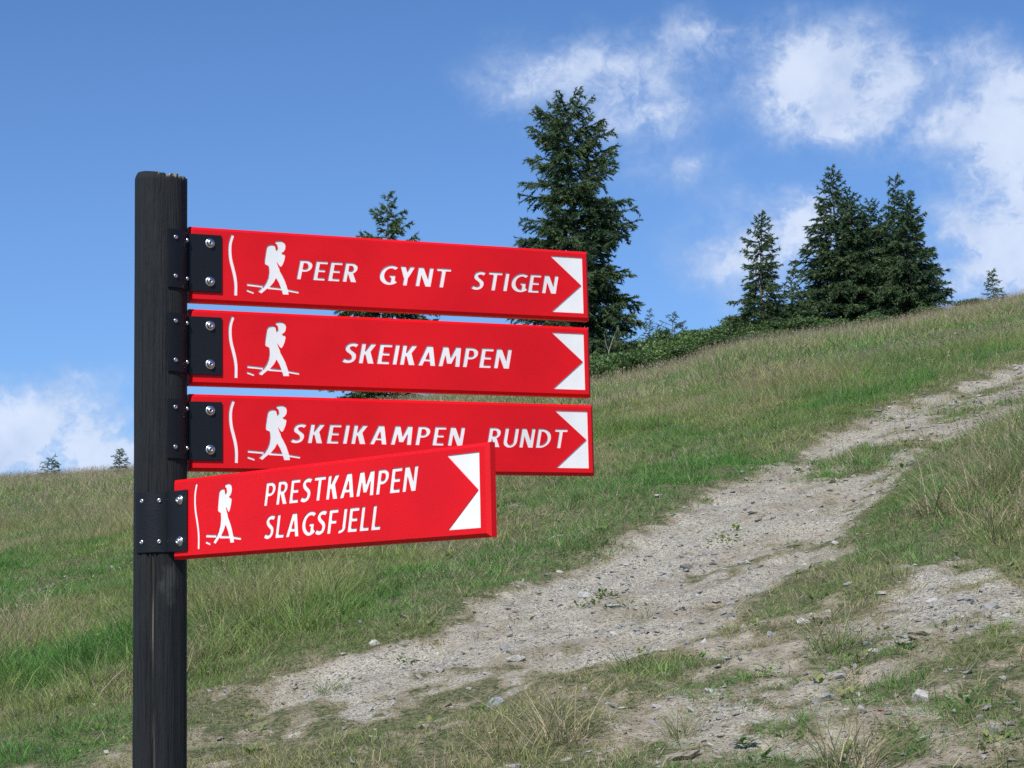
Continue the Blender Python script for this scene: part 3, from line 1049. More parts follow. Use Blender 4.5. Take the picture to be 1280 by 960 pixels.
def spruce_tree(name, seed, label, px, tip, Y, prof, nbr, group=None, tip_px=None, **kw):
    x = px_at(px, Y); H = tip_height(x, Y, tip)
    V, F, c, wv, wf = spruce_mesh(seed, H, prof, nbr, **kw)
    root = empty(name, (x, Y, float(gz(x, Y)[0])))
    tag(root, label, 'tree', group)
    if tip_px is not None:
        root.rotation_euler = (0, math.atan2((tip_px - px) / FPX * Y, H), 0)
    cr = mesh_obj('crown', V, F, M_NEED, parent=root)
    a = cr.data.attributes.new('bc', 'FLOAT_COLOR', 'POINT')
    col = np.zeros((len(V), 4), np.float32); col[:, 0] = c; col[:, 3] = 1
    a.data.foreach_set('color', col.ravel())
    mesh_obj('trunk', wv, wf, M_BARK, parent=root, smooth=True)
    return root


def P(*pts):
    xs = [p[0] for p in pts]; ys = [p[1] for p in pts]
    return lambda f: float(np.interp(f, xs, ys))


G1 = 'spruces on the crest of the hill'
spruce_tree('spruce_tree', 101, 'tall ragged spruce rising behind the tips of the red signs', 724, 127, 60,
            P((0, .28), (.04, .75), (.12, 1.25), (.25, 1.55), (.40, 1.75), (.6, 1.9), (.8, 1.9), (1, 1.4)), 235, G1, tip_px=722, extra=((.40, .1, 1.95), (.44, -.3, 2.15), (.47, .15, 2.2), (.66, 0, 2.2), (.69, .3, 2.2), (.72, -.25, 2.25), (.78, .1, 2.1), (.52, 3.3, 2.0)),
            droop=.16, ragged=.30, dens=.9, tuft=.11, bot=.03, skip=.06)
spruce_tree('spruce_tree', 102, 'spruce whose top alone shows above the topmost sign', 476, 236, 61,
            P((0, .12), (.06, .32), (.15, .62), (.25, .95), (.5, 1.75), (1, 2.2)), 112, G1, tip_px=487, droop=.12, ragged=.4, tuft=.11, skip=.05)
spruce_tree('spruce_tree', 103, 'thin pale-tipped spruce, leftmost of the group right of the signs', 954, 264, 59,
            P((0, .08), (.12, .32), (.25, .55), (.4, .62), (.55, .8), (.8, 1.15), (1, 1.25)), 125, G1, droop=.25, ragged=.42, dens=.95, tuft=.095, skip=.06)
spruce_tree('spruce_tree', 104, 'short spruce squeezed between the thin spruce and the tallest of the group', 993, 337, 59.5,
            P((0, .1), (.3, .45), (.6, .8), (1, 1.0)), 60, G1, droop=.15, ragged=.4, tuft=.085)
spruce_tree('spruce_tree', 105, 'tallest dark pointed spruce of the group right of the signs', 1050, 205, 62,
            P((0, .06), (.1, .34), (.2, .55), (.35, .95), (.6, 1.5), (.85, 2.0), (1, 2.0)), 150, G1, droop=.2, ragged=.25, dens=1.0, tuft=.10, light=.27)
spruce_tree('spruce_tree', 106, 'dense spruce leaning into the right side of the tallest of the group', 1074, 236, 61.5,
            P((0, .1), (.12, .45), (.3, .9), (.6, 1.3), (1, 1.5)), 110, G1, tip_px=1066, droop=.2, ragged=.3, tuft=.10, light=.27)
spruce_tree('spruce_tree', 107, 'dense spruce in the dip between the two pointed spruces', 1094, 249, 62.5,
            P((0, .1), (.12, .4), (.3, .75), (.6, 1.2), (1, 1.5)), 105, G1, droop=.2, ragged=.3, tuft=.10, light=.27)
spruce_tree('spruce_tree', 108, 'pointed spruce with a bare neck below its top, right in the group', 1120, 218, 62,
            P((0, .07), (.06, .30), (.12, .24), (.17, .32), (.3, .7), (.6, 1.3), (1, 1.5)), 110, G1, droop=.2, ragged=.28, tuft=.10, light=.27)
spruce_tree('spruce_tree', 109, 'broad cone-shaped spruce, rightmost of the group', 1143, 237, 60.5,
            P((0, .08), (.1, .38), (.25, .62), (.5, 1.0), (.8, 1.4), (1, 1.5)), 125, G1, tip_px=1137, droop=.2, ragged=.25, tuft=.10, light=.27)
spruce_tree('spruce_sapling', 110, 'lone small spruce on the skyline at the far right', 1243, 338, 58,
            P((0, .08), (.4, .28), (1, .38)), 40, G1, droop=.1, ragged=.4, tuft=.07)
spruce_tree('spruce_sapling', 111, 'narrow spruce sapling sticking out of the shrubs', 814, 385, 60,
            P((0, .05), (.3, .22), (.6, .38), (1, .5)), 60, G1, droop=.0, ragged=.2, tuft=.05)
spruce_tree('spruce_sapling', 112, 'wide-branched spruce sapling sticking out of the shrubs', 842, 389, 60,
            P((0, .07), (.15, .3), (.4, .62), (1, .7)), 48, G1, droop=-.25, ragged=.2, tuft=.052)
spruce_tree('spruce_sapling', 113, 'double-tipped spruce sapling on the skyline near the left edge', 63, 573, 60,
            P((0, .12), (.3, .28), (1, .4)), 40, G1, droop=-.1, ragged=.5, tuft=.055, skip=.1)
spruce_tree('spruce_sapling', 114, 'dark spruce sapling on the skyline just left of the post', 148, 562, 60,
            P((0, .07), (.3, .25), (1, .42)), 46, G1, droop=-.1, ragged=.4, tuft=.055)
spruce_tree('spruce_sapling', 115, 'low dark spreading spruce beside the tall ragged spruce', 770, 424, 58.5,
            P((0, .35), (.2, .7), (.6, .9), (1, .9)), 70, G1, droop=.2, ragged=.5, tuft=.085)

# dead branch beside the tall spruce
xb = px_at(758, 58); zb = float(gz(xb, 58)[0])
dv, df = tube([(0, 0, -.1), (.05, 0, .35), (.1, 0, .75), (.22, .02, 1.05), (.42, .05, 1.42)], [.028, .024, .02, .014, .005], 6)
dv2, df2 = tube([(.1, 0, .75), (.02, .03, .95), (-.02, .05, 1.2)], [.014, .01, .004], 5, len(dv))
dead = mesh_obj('dead_branch', dv + dv2, df + df2, M_DEAD, smooth=True)
dead.location = (xb, 58, zb)
dead.scale = (1, 1, tip_height(xb, 58, 408) / 1.42)
tag(dead, 'bare grey dead branch poking up beside the tall spruce', 'branch')

# ------------------------------------------------------------------ shrubs on the crest
M_LEAF = mat_leaves()


def shrub_mesh(seed, rx, ry, h, n):
    r = np.random.default_rng(seed)
    # leaves gathered in clumps at the ends of upright shoots
    nc = max(10, int(n / 55))
    a = r.uniform(0, 6.283, nc); q = np.sqrt(r.uniform(0, 1, nc))
    cx = np.cos(a) * q * rx; cy = np.sin(a) * q * ry
    hz = h * (1 - .45 * q ** 2) * r.uniform(.72, 1.1, nc)
    V = []; Cc = []
    stems_v, stems_f = [], []
    for k in range(nc):
        m_ = 55
        t = r.uniform(.12, 1, m_) ** .7
        px_ = cx[k] * (.5 + .5 * t) + r.normal(0, .085, m_); py_ = cy[k] * (.5 + .5 * t) + r.normal(0, .085, m_)
        pz = hz[k] * t + r.normal(0, .03, m_)
        pos = np.stack([px_, py_, np.maximum(pz, .02)], -1)
        d = r.normal(0, 1, (m_, 3)); d[:, 2] = np.abs(d[:, 2]) * .7 + .2
        d /= np.linalg.norm(d, axis=1)[:, None]
        s = np.cross(d, r.normal(0, 1, (m_, 3))); s /= np.linalg.norm(s, axis=1)[:, None] + 1e-9
        ln = r.uniform(.06, .12, m_)[:, None]; w = ln * .36
        V.append(np.stack([pos, pos + d * ln * .5 + s * w, pos + d * ln, pos + d * ln * .5 - s * w], 1).reshape(-1, 3))
        Cc.append(np.repeat(np.clip(r.normal(r.uniform(.2, .75), .2, m_), 0, 1), 4))
        if k % 2 == 0:
            v, f = tube([(cx[k] * .4, cy[k] * .4, -.1), (cx[k] * .75, cy[k] * .75, hz[k] * .5), (cx[k], cy[k], hz[k] * .95)], [.014, .009, .003], 4, len(stems_v))
            stems_v += v; stems_f += f
    V = np.vstack(V)
    return V, np.arange(len(V)).reshape(-1, 4), np.concatenate(Cc), stems_v, stems_f


shrub_variants = []
for k in range(4):
    shrub_variants.append(shrub_mesh(300 + k, .95, .8, 1.0, 4600))
shrub_meshes = []


def place_shrub(kind, px, Y, top, sx, label, group):
    x = px_at(px, Y)
    h = max(.25, tip_height(x, Y, top))
    root = empty('shrub', (x, Y, float(gz(x, Y)[0])))
    tag(root, label, 'shrub', group)
    root.scale = (sx, sx, h)
    root.rotation_euler = (0, 0, random.uniform(0, 6.28))
    while len(shrub_meshes) <= kind:
        V, F, c, sv, sf = shrub_variants[len(shrub_meshes)]
        o = mesh_obj('crown', V, F, M_LEAF, link=False)
        a = o.data.attributes.new('bc', 'FLOAT_COLOR', 'POINT')
        col = np.zeros((len(V), 4), np.float32); col[:, 0] = c; col[:, 3] = 1
        a.data.foreach_set('color', col.ravel())
        s = mesh_obj('stems', sv, sf, M_BARK, link=False)
        shrub_meshes.append((o.data, s.data))
        bpy.data.objects.remove(o); bpy.data.objects.remove(s)
    for nm, me in zip(('crown', 'stems'), shrub_meshes[kind]):
        o = bpy.data.objects.new(nm, me); C.objects.link(o); o.parent = root
    return root


random.seed(4)
top_line = lambda px: float(np.interp(px, [735, 760, 800, 830, 870, 910, 960, 1020], [434, 433, 426, 419, 413, 408, 402, 395]))
n_s = 0
for row, (Y, dy, lab, grp) in enumerate([(59.5, 0, 'low green shrub in the back row of the thicket along the crest', 'back row of the shrub thicket'),
                                         (55.5, 14, 'low green shrub in the front row of the thicket along the crest', 'front row of the shrub thicket')]):
    px = 742
    while px < (1012 if row == 0 else 985):
        place_shrub(n_s % 4, px, Y + random.uniform(-.8, .8), top_line(px) + dy + random.uniform(-4, 5), random.uniform(.75, 1.05), lab, grp)
        px += random.uniform(13, 19); n_s += 1
px = 744
base_line = lambda px: float(np.interp(px, [735, 800, 850, 900, 950, 1010], [474, 462, 450, 433, 422, 409]))
while px < 1015:
    g_ = ground_px(px, base_line(px) + random.uniform(-3, 2))
    place_shrub(n_s % 4, px, float(g_[1]), base_line(px) - random.uniform(22, 36), random.uniform(.6, .9),
                'low green shrub on the lower edge of the thicket, next to the pale grass', 'lower edge of the shrub thicket')
    px += random.uniform(14, 22); n_s += 1
for px, top, Y, lab in [(1048, 399, 57, 'low shrub at the foot of the tallest pointed spruce'), (1095, 392, 57.5, 'low shrub at the foot of the spruces, middle of the right group'),
                        (1215, 374, 58, 'tiny low shrub on the skyline left of the lone small spruce'), (1160, 383, 58, 'low shrub at the right foot of the cone-shaped spruce'),
                        (745, 452, 53, 'low shrub whose left side is hidden by the red signs')]:
    place_shrub(n_s % 4, px, Y, top, .7, lab, 'single low shrubs on the crest'); n_s += 1

# ------------------------------------------------------------------ grass
M_GRASS = mat_grass()


def blades(seed, n, rad, hmin, hmax, w, lean, curl, typ=0.0, flat=False, head=0.0):
    r = np.random.default_rng(seed)
    V, F, Cc = [], [], []
    for i in range(n):
        a = r.uniform(0, 6.283); q = math.sqrt(r.uniform(0, 1)) * rad
        p = np.array([math.cos(a) * q, math.sin(a) * q, -.01])
        h = r.uniform(hmin, hmax)
        aa = a + r.normal(0, 1.0)
        d = np.array([math.cos(aa), math.sin(aa), 0])
        le = abs(r.normal(lean, lean * .5)); cu = abs(r.normal(curl, curl * .4))
        sd = np.array([-d[1], d[0], 0]) if r.uniform() < .5 else d
        tw = r.uniform(0, 6.283); sd = np.array([math.cos(tw), math.sin(tw), 0])
        rnd = r.uniform(); b = len(V)
        ns = 3
        for k in range(ns + 1):
            t = k / ns
            if flat:
                c = p + d * h * t + np.array([0, 0, .012 + .02 * math.sin(t * 3.1) * r.uniform(.2, 1)])
                sd = np.array([-d[1], d[0], .3])
            else:
                c = p + d * (le * t + cu * t * t) * h + np.array([0, 0, h * t * (1 - .35 * min(1, cu) * t)])
            ww = w * (1 - t ** 1.6 * .85) / 2
            if k < ns:
                V += [c + sd * ww, c - sd * ww]; Cc += [(rnd, t, typ, 1)] * 2
            else:
                V.append(c); Cc.append((rnd, t, typ, 1))
        for k in range(ns - 1):
            F.append((b + 2 * k, b + 2 * k + 1, b + 2 * k + 3, b + 2 * k + 2))
        F.append((b + 2 * ns - 2, b + 2 * ns - 1, b + 2 * ns))
        if head:
            top = np.array(V[-1]); prev = np.array(V[-3])
            ax = top - prev; ax = ax / np.linalg.norm(ax)
            m_ = 9
            for j in range(m_):
                s = (j / m_) * head * h
                bp = top - ax * s
                o = r.normal(0, 1, 3); o /= np.linalg.norm(o)
                e = bp + (o * .8 + ax * .7) * (head * h * .12 + .006) * r.uniform(.6, 1.3)
                wv_ = np.cross(o, ax); wv_ = wv_ / (np.linalg.norm(wv_) + 1e-9) * w * .9
                k0 = len(V)
                V += [bp + wv_, bp - wv_, e]; Cc += [(rnd, 1.0, typ, 1)] * 3
                F.append((k0, k0 + 1, k0 + 2))
    return V, F, Cc


def herb(seed, n, size, flower=0):
    r = np.random.default_rng(seed)
    V, F, Cc = [], [], []
    for i in range(n):
        a = r.uniform(0, 6.283); d = np.array([math.cos(a), math.sin(a), 0]); s = np.array([-d[1], d[0], 0])
        q = r.uniform(.2, 1) * size * 1.1; z = r.uniform(.01, .05); L = size * r.uniform(.6, 1.2)
        c = d * q * .4 + np.array([0, 0, z]); up = np.array([0, 0, r.uniform(.1, .7)])
        b = len(V); rnd = r.uniform(.3, 1)
        V += [c, c + (d + up) * L * .5 + s * L * .3, c + (d + up * .7) * L, c + (d + up) * L * .5 - s * L * .3]
        Cc += [(rnd, .1, 0, 1)] * 4
        F.append((b, b + 1, b + 2, b + 3))
    for i in range(flower):
        a = r.uniform(0, 6.283); q = r.uniform(0, .1); h = r.uniform(.07, .16); rnd = r.uniform()
        p = np.array([math.cos(a) * q, math.sin(a) * q, 0]); b = len(V)
        V += [p + [.001, 0, 0], p - [.001, 0, 0], p + [.01, .005, h]]; Cc += [(.4, .2, 0, 1)] * 3; F.append((b, b + 1, b + 2))
        for j in range(6):
            t = 6.283 * j / 6; b = len(V); c = p + np.array([.01, .005, h])
            V += [c, c + np.array([math.cos(t), math.sin(t), .5]) * .011, c + np.array([math.cos(t + .9), math.sin(t + .9), .5]) * .011]
            Cc += [(rnd, 1, 1, 1)] * 3; F.append((b, b + 1, b + 2))
    return V, F, Cc


def proto(name, data, mat):
    V, F, Cc = data
    o = mesh_obj(name, V, F, mat, link=False)
    if Cc is not None:
        a = o.data.attributes.new('bc', 'FLOAT_COLOR', 'POINT')
        a.data.foreach_set('color', np.array(Cc, np.float32).ravel())
    return o


def join(*ds):
    V, F, Cc = [], [], []
    for v, f, c in ds:
        b = len(V); V += list(v); Cc += list(c); F += [tuple(i + b for i in ff) for ff in f]
    return V, F, Cc


def scatter(name, coll, pos, rot, scl, idx, tint, label, cat):
    me = bpy.data.meshes.new(name)
    me.vertices.add(len(pos)); me.vertices.foreach_set('co', pos.astype(np.float32).ravel())
    for nm, ty, key, arr in (('rot', 'FLOAT_VECTOR', 'vector', rot), ('scl', 'FLOAT_VECTOR', 'vector', scl), ('tint', 'FLOAT_VECTOR', 'vector', tint), ('idx', 'INT', 'value', idx)):
        a = me.attributes.new(nm, ty, 'POINT')
        a.data.foreach_set(key, (arr.astype(np.int32) if ty == 'INT' else arr.astype(np.float32)).ravel())
    me.update()
    o = bpy.data.objects.new(name, me); C.objects.link(o)
    ng = bpy.data.node_groups.new(name + '_nodes', 'GeometryNodeTree')
    ng.interface.new_socket('Geometry', in_out='INPUT', socket_type='NodeSocketGeometry')
    ng.interface.new_socket('Geometry', in_out='OUTPUT', socket_type='NodeSocketGeometry')
    n = ng.nodes; l = ng.links
    gi = n.new('NodeGroupInput'); go = n.new('NodeGroupOutput')
    ci = n.new('GeometryNodeCollectionInfo'); ci.inputs['Collection'].default_value = coll
    ci.inputs['Separate Children'].default_value = True; ci.inputs['Reset Children'].default_value = True
    ip = n.new('GeometryNodeInstanceOnPoints'); ip.inputs['Pick Instance'].default_value = True

    def at(nm, ty):
        a = n.new('GeometryNodeInputNamedAttribute'); a.data_type = ty; a.inputs['Name'].default_value = nm
        return a.outputs['Attribute']
    l.new(gi.outputs[0], ip.inputs['Points']); l.new(ci.outputs[0], ip.inputs['Instance'])
    l.new(at('idx', 'INT'), ip.inputs['Instance Index'])
    e2r = n.new('FunctionNodeEulerToRotation'); l.new(at('rot', 'FLOAT_VECTOR'), e2r.inputs[0])
    l.new(e2r.outputs[0], ip.inputs['Rotation']); l.new(at('scl', 'FLOAT_VECTOR'), ip.inputs['Scale'])
    l.new(ip.outputs[0], go.inputs[0])
    md = o.modifiers.new('scatter', 'NODES'); md.node_group = ng
    tag(o, label, cat, kind='stuff')
    return o


def sample(n, r0, r1, half=.36, side=2.0):
    """points spread evenly over the wedge of hillside in view and some way beside it"""
    r = np.sqrt(rng.uniform(r0 ** 2, r1 ** 2, n)); t = rng.uniform(-1, 1, n)
    x = t * (half * r + side * (r < 25) + .0); y = r
    return x, y


class Blades:
    """gathers grass blades as triangles with a colour for every corner"""
    def __init__(s):
        s.v, s.f, s.c, s.n = [], [], [], 0

    def put(s, base, h, w, az, lean, curl, c0, c1, seg):
        n = len(h)
        d = np.stack([np.cos(az), np.sin(az), np.zeros(n)], -1)
        tw = rng.uniform(0, 6.283, n)
        sd = np.stack([np.cos(tw), np.sin(tw), np.zeros(n)], -1) * (w / 2)[:, None]
        up = np.array([0, 0, 1.0])

        def at(t):
            return base + d * ((lean * t + curl * t * t) * h)[:, None] + up * (h * t * (1 - .35 * np.minimum(curl, 1) * t))[:, None]
        if seg == 1:
            V = np.stack([base + sd, base - sd, at(1.0)], 1)
            Cc = np.stack([c0, c0, c1], 1)
            F = np.arange(n)[:, None] * 3 + np.array([[0, 1, 2]])
        else:
            m_ = at(.55)
            V = np.stack([base + sd, base - sd, m_ + sd * .8, m_ - sd * .8, at(1.0)], 1)
            cm = (c0 + c1) / 2
            Cc = np.stack([c0, c0, cm, cm, c1], 1)
            F = (np.arange(n)[:, None, None] * 5 + np.array([[[0, 1, 3], [0, 3, 2], [2, 3, 4]]])).reshape(-1, 3)
        k = V.shape[1]
        s.v.append(V.reshape(-1, 3)); s.c.append(Cc.reshape(-1, 3)); s.f.append(F + s.n); s.n += n * k

    def tris(s, V, Cc):
        n = len(V)
        s.v.append(V.reshape(-1, 3)); s.c.append(Cc.reshape(-1, 3)); s.f.append(np.arange(n * 3).reshape(-1, 3) + s.n); s.n += n * 3

    def build(s, name, mat):
        V = np.vstack(s.v); F = np.vstack(s.f); Cc = np.vstack(s.c)
        o = mesh_obj(name, V, F, mat)
        a = o.data.attributes.new('hue', 'FLOAT_COLOR', 'POINT')
        col = np.ones((len(V), 4), np.float32); col[:, :3] = Cc
        a.data.foreach_set('color', col.ravel())
        return o


LUSH = np.array([.102, .272, .050]); MIDG = np.array([.195, .300, .072]); OLIVE = np.array([.335, .345, .132])
STRAW = np.array([.66, .575, .37]); HAY = np.array([.40, .315, .195]); PURPLE = np.array([.33, .235, .20])


def lerp(a, b, t):
    return a + (b - a) * np.asarray(t)[..., None]


def env(x, y):
    br = gb(x, y)
    lush = sstep(.30, .70, fbm(x, y, .75, 4, 51, .65))
    tall = sstep(.28, .74, fbm(x, y, .45, 4, 61, .62))
    dry = sstep(.35, .68, fbm(x, y * .8, .7, 4, 71))
    crest = sstep(26, 52, y)
    bank = soft(x, y, BANK, .5)
    sd = sdist(x, y, TRACK)
    verge = np.exp(-((sd + .7) / .9) ** 2) * (y > 9)          # the lush verge of the track
    lush = np.clip(lush + .5 * verge * (1 - bank), 0, 1)
    near = 1 - sstep(9, 13, y)
    tall = np.clip(tall * (1 - .8 * near) + .55 * bank + .2 * crest - .7 * np.exp(-((sd + .1) / .4) ** 2), 0, 1)
    dry = np.clip(.08 + .44 * dry + .14 * near + .42 * crest - .24 * lush + .30 * bank, .02, .9)
    return br, lush, tall, dry, crest, bank, near


def build_grass():
    B = Blades()
    # leaves in tufts: count of tufts, ring, leaves per tuft, tuft radius, width, segments
    for (n, r0, r1, m_, rad, wid, seg) in ((15500, 4.6, 12.5, 34, .085, .0038, 2), (25500, 12.5, 27, 28, .12, .0055, 1), (28000, 27, 74, 15, .28, .0135, 1)):
        x, y = sample(n, r0, r1, .40, 1.2 if r0 < 20 else 0)
        br, lush, tall, dry, crest, bank, near = env(x, y)
        k = rng.uniform(0, 1, n) > br * 1.03
        x, y, lush, tall, dry, near, bank, br = (v[k] for v in (x, y, lush, tall, dry, near, bank, br)); n = len(x)
        tl = np.clip(tall + rng.normal(0, .20, n), 0, 1.2)
        hh = .045 + .06 * tl + .13 * sstep(.45, 1.1, tl) + .025 * (r0 > 10)
        hh = hh * rng.uniform(.7, 1.4, n) * (1 - .45 * br) * (1 - .6 * soft(x, y, TRACK, .35))
        mm = np.maximum(3, (m_ * rng.uniform(.6, 1.4, n)).astype(int))
        own = np.repeat(np.arange(n), mm); N = len(own)
        a = rng.uniform(0, 6.283, N); q = np.sqrt(rng.uniform(0, 1, N)) * rad * rng.uniform(.7, 1.3, n)[own]
        bx = x[own] + np.cos(a) * q; by = y[own] + np.sin(a) * q
        h = hh[own] * rng.uniform(.45, 1.25, N)
        z = gz(bx, by) - .008
        g0 = lerp(lerp(OLIVE, MIDG, np.clip(lush * 2, 0, 1)), np.broadcast_to(LUSH, (n, 3)), np.clip(lush * 2 - 1, 0, 1))
        g0 = g0 * np.clip(rng.normal(1.06, .26, n), .5, 1.7)[:, None]
        col = g0[own] * rng.uniform(.62, 1.5, N)[:, None]
        dr = rng.uniform(0, 1, N) < dry[own] * (rng.uniform(0, 1.5, n) ** 1.6)[own] * 1.25
        sc_ = lerp(np.broadcast_to(HAY, (N, 3)), np.broadcast_to(STRAW, (N, 3)), rng.uniform(0, 1, N)) * rng.uniform(.75, 1.15, N)[:, None]
        col = np.where(dr[:, None], sc_, col)
        tip = lerp(col, np.broadcast_to(STRAW * .8, (N, 3)), np.clip(rng.normal(.12, .15, N) + dry[own] * .2, 0, .6))
        tip = np.where((rng.uniform(0, 1, N) < .16 * tall[own])[:, None], lerp(col, np.broadcast_to(PURPLE, (N, 3)), np.full(N, .7)), tip)
        wd = np.full(N, wid) * rng.uniform(.7, 1.3, N); da = a + rng.normal(0, 1.0, N); le = np.abs(rng.normal(.35, .25, N)); cu = np.abs(rng.normal(.45, .3, N))
        base = np.stack([bx, by, z], -1)
        for sel, sg in (((h > .085), 2), ((h <= .085), 1)) if seg == 2 else ((np.ones(N, bool), 1),):
            B.put(base[sel], h[sel], wd[sel], da[sel], le[sel], cu[sel], col[sel] * .9, tip[sel], sg)
    # dry flowering stalks with loose heads
    for (n, r0, r1, m_, rad, wid) in ((1500, 5, 13, 4, .09, .0019), (7000, 13, 28, 4, .14, .0026), (14000, 28, 72, 4, .3, .0056)):
        x, y = sample(n, r0, r1, .40, 1.0 if r0 < 20 else 0)
        br, lush, tall, dry, crest, bank, near = env(x, y)
        pr = np.clip(.04 + .8 * tall * (.35 + dry) + .35 * bank + .30 * crest - near * .12, .02, 1) * (1 - br)
        k = rng.uniform(0, 1, n) < pr
        x, y, tall = x[k], y[k], tall[k]; n = len(x)
        own = np.repeat(np.arange(n), m_); N = len(own)
        bx = x[own] + rng.normal(0, rad * .5, N); by = y[own] + rng.normal(0, rad * .5, N)
        h = rng.uniform(.17, .36, N) * (.75 + .4 * tall[own])
        az = rng.uniform(0, 6.283, N); le = np.abs(rng.normal(.12, .1, N)); cu = np.abs(rng.normal(.1, .1, N))
        base = np.stack([bx, by, gz(bx, by) - .01], -1)
        tone = lerp(np.broadcast_to(STRAW, (N, 3)), np.broadcast_to(HAY, (N, 3)), rng.uniform(0, 1, N))
        hc = lerp(np.broadcast_to(PURPLE, (N, 3)), np.broadcast_to(STRAW, (N, 3)), rng.uniform(0, 1, N) ** 1.3)
        B.put(base, h, np.full(N, wid), az, le, cu, tone * .85, tone, 2 if r0 < 10 else 1)
        top = base + np.stack([np.cos(az), np.sin(az), np.zeros(N)], -1) * ((le + cu) * h)[:, None] + np.array([0, 0, 1.0]) * (h * (1 - .35 * cu))[:, None]
        for j in range(7 if r0 < 10 else 5 if r0 < 20 else 3):
            p = top - (top - base) * (rng.uniform(0, .24, N))[:, None]
            o = rng.normal(0, 1, (N, 3)); o[:, 2] = np.abs(o[:, 2]) + .4
            o /= np.linalg.norm(o, axis=1)[:, None]
            ln = (h * rng.uniform(.06, .13, N))[:, None]
            s_ = np.cross(o, rng.normal(0, 1, (N, 3))); s_ /= np.linalg.norm(s_, axis=1)[:, None] + 1e-9
            B.tris(np.stack([p + s_ * wid * .9, p - s_ * wid * .9, p + o * ln], 1), np.repeat(hc[:, None], 3, 1))
    # straw lying on the thin turf and the worn ground
    n = 26000
    x, y = sample(n, 4.6, 17, .40, 1.0)
    br = gb(x, y)
    k = rng.uniform(0, 1, n) < np.clip(1.05 - np.abs(br - .40) * 1.9, .03, 1) * sstep(.38, .62, fbm(x, y, 1.2, 3, 19))
    x, y = x[k], y[k]; n = len(x)
    a = rng.uniform(0, 6.283, n); d = np.stack([np.cos(a), np.sin(a)], -1); L = rng.uniform(.04, .16, n)
    x2, y2 = x + d[:, 0] * L, y + d[:, 1] * L
    z1 = gz(x, y) + rng.uniform(.004, .02, n); z2 = gz(x2, y2) + rng.uniform(.004, .03, n)
    p = np.stack([x, y, z1], -1); e = np.stack([x2, y2, z2], -1)
    s_ = np.stack([-d[:, 1], d[:, 0], np.full(n, .4)], -1) * .0014
    cc = lerp(np.broadcast_to(HAY, (n, 3)), np.broadcast_to(STRAW * 1.1, (n, 3)), rng.uniform(0, 1, n))
    B.tris(np.stack([p + s_, p - s_, e], 1), np.repeat(cc[:, None], 3, 1))
    # small broad-leaved herbs, stray seedlings on the bare ground, a few white and yellow flowers
    n = 5200
    x, y = sample(n, 4.6, 26, .40, 1.0)
    br = gb(x, y); cl = fbm(x, y, 1.6, 4, 83, .65)
    k = np.where(br > .5, (cl > .57) & (rng.uniform(0, 1, n) < .45), rng.uniform(0, 1, n) < .22)
    x, y, br = x[k], y[k], br[k]; n = len(x)
    own = np.repeat(np.arange(n), 14); N = len(own)
    a = rng.uniform(0, 6.283, N); q = rng.uniform(.1, 1, N) * rng.uniform(.03, .09, n)[own]
    bx = x[own] + np.cos(a) * q; by = y[own] + np.sin(a) * q
    p = np.stack([bx, by, gz(bx, by) + rng.uniform(0, .03, N)], -1)
    d = np.stack([np.cos(a), np.sin(a), rng.uniform(.1, 1.2, N)], -1); d /= np.linalg.norm(d, axis=1)[:, None]
    s_ = np.stack([-np.sin(a), np.cos(a), np.zeros(N)], -1)
    ln = rng.uniform(.015, .042, N)[:, None] * rng.uniform(.7, 1.2, n)[own][:, None]
    cc = lerp(np.broadcast_to(LUSH * .8, (N, 3)), np.broadcast_to(OLIVE, (N, 3)), rng.uniform(0, 1, N)) * rng.uniform(.8, 1.25, N)[:, None]
    B.tris(np.stack([p, p + d * ln * .55 + s_ * ln * .30, p + d * ln], 1), np.repeat(cc[:, None], 3, 1))
    B.tris(np.stack([p, p + d * ln, p + d * ln * .55 - s_ * ln * .30], 1), np.repeat(cc[:, None], 3, 1))
    n = 520
    x, y = sample(n, 6, 30, .38, .5)
    br = gb(x, y); k = br < .5
    x, y = x[k], y[k]; n = len(x)
    z = gz(x, y) + rng.uniform(.04, .14, n)
    c = np.stack([x, y, z], -1)
    fc = np.where((rng.uniform(0, 1, n) < .6)[:, None], np.array([[.72, .72, .68]]), np.array([[.68, .52, .06]]))
    for j in range(5):
        t = 6.283 * j / 5 + rng.uniform(0, 1, n)
        r1_ = np.stack([np.cos(t), np.sin(t), np.full(n, .5)], -1) * .010; r2_ = np.stack([np.cos(t + 1), np.sin(t + 1), np.full(n, .5)], -1) * .010
        B.tris(np.stack([c, c + r1_, c + r2_], 1), np.repeat(fc[:, None], 3, 1))
    o = B.build('meadow_grass', M_GRASS)
    return tag(o, 'green and straw-coloured mountain grass covering the hillside', 'grass', kind='stuff')


build_grass()


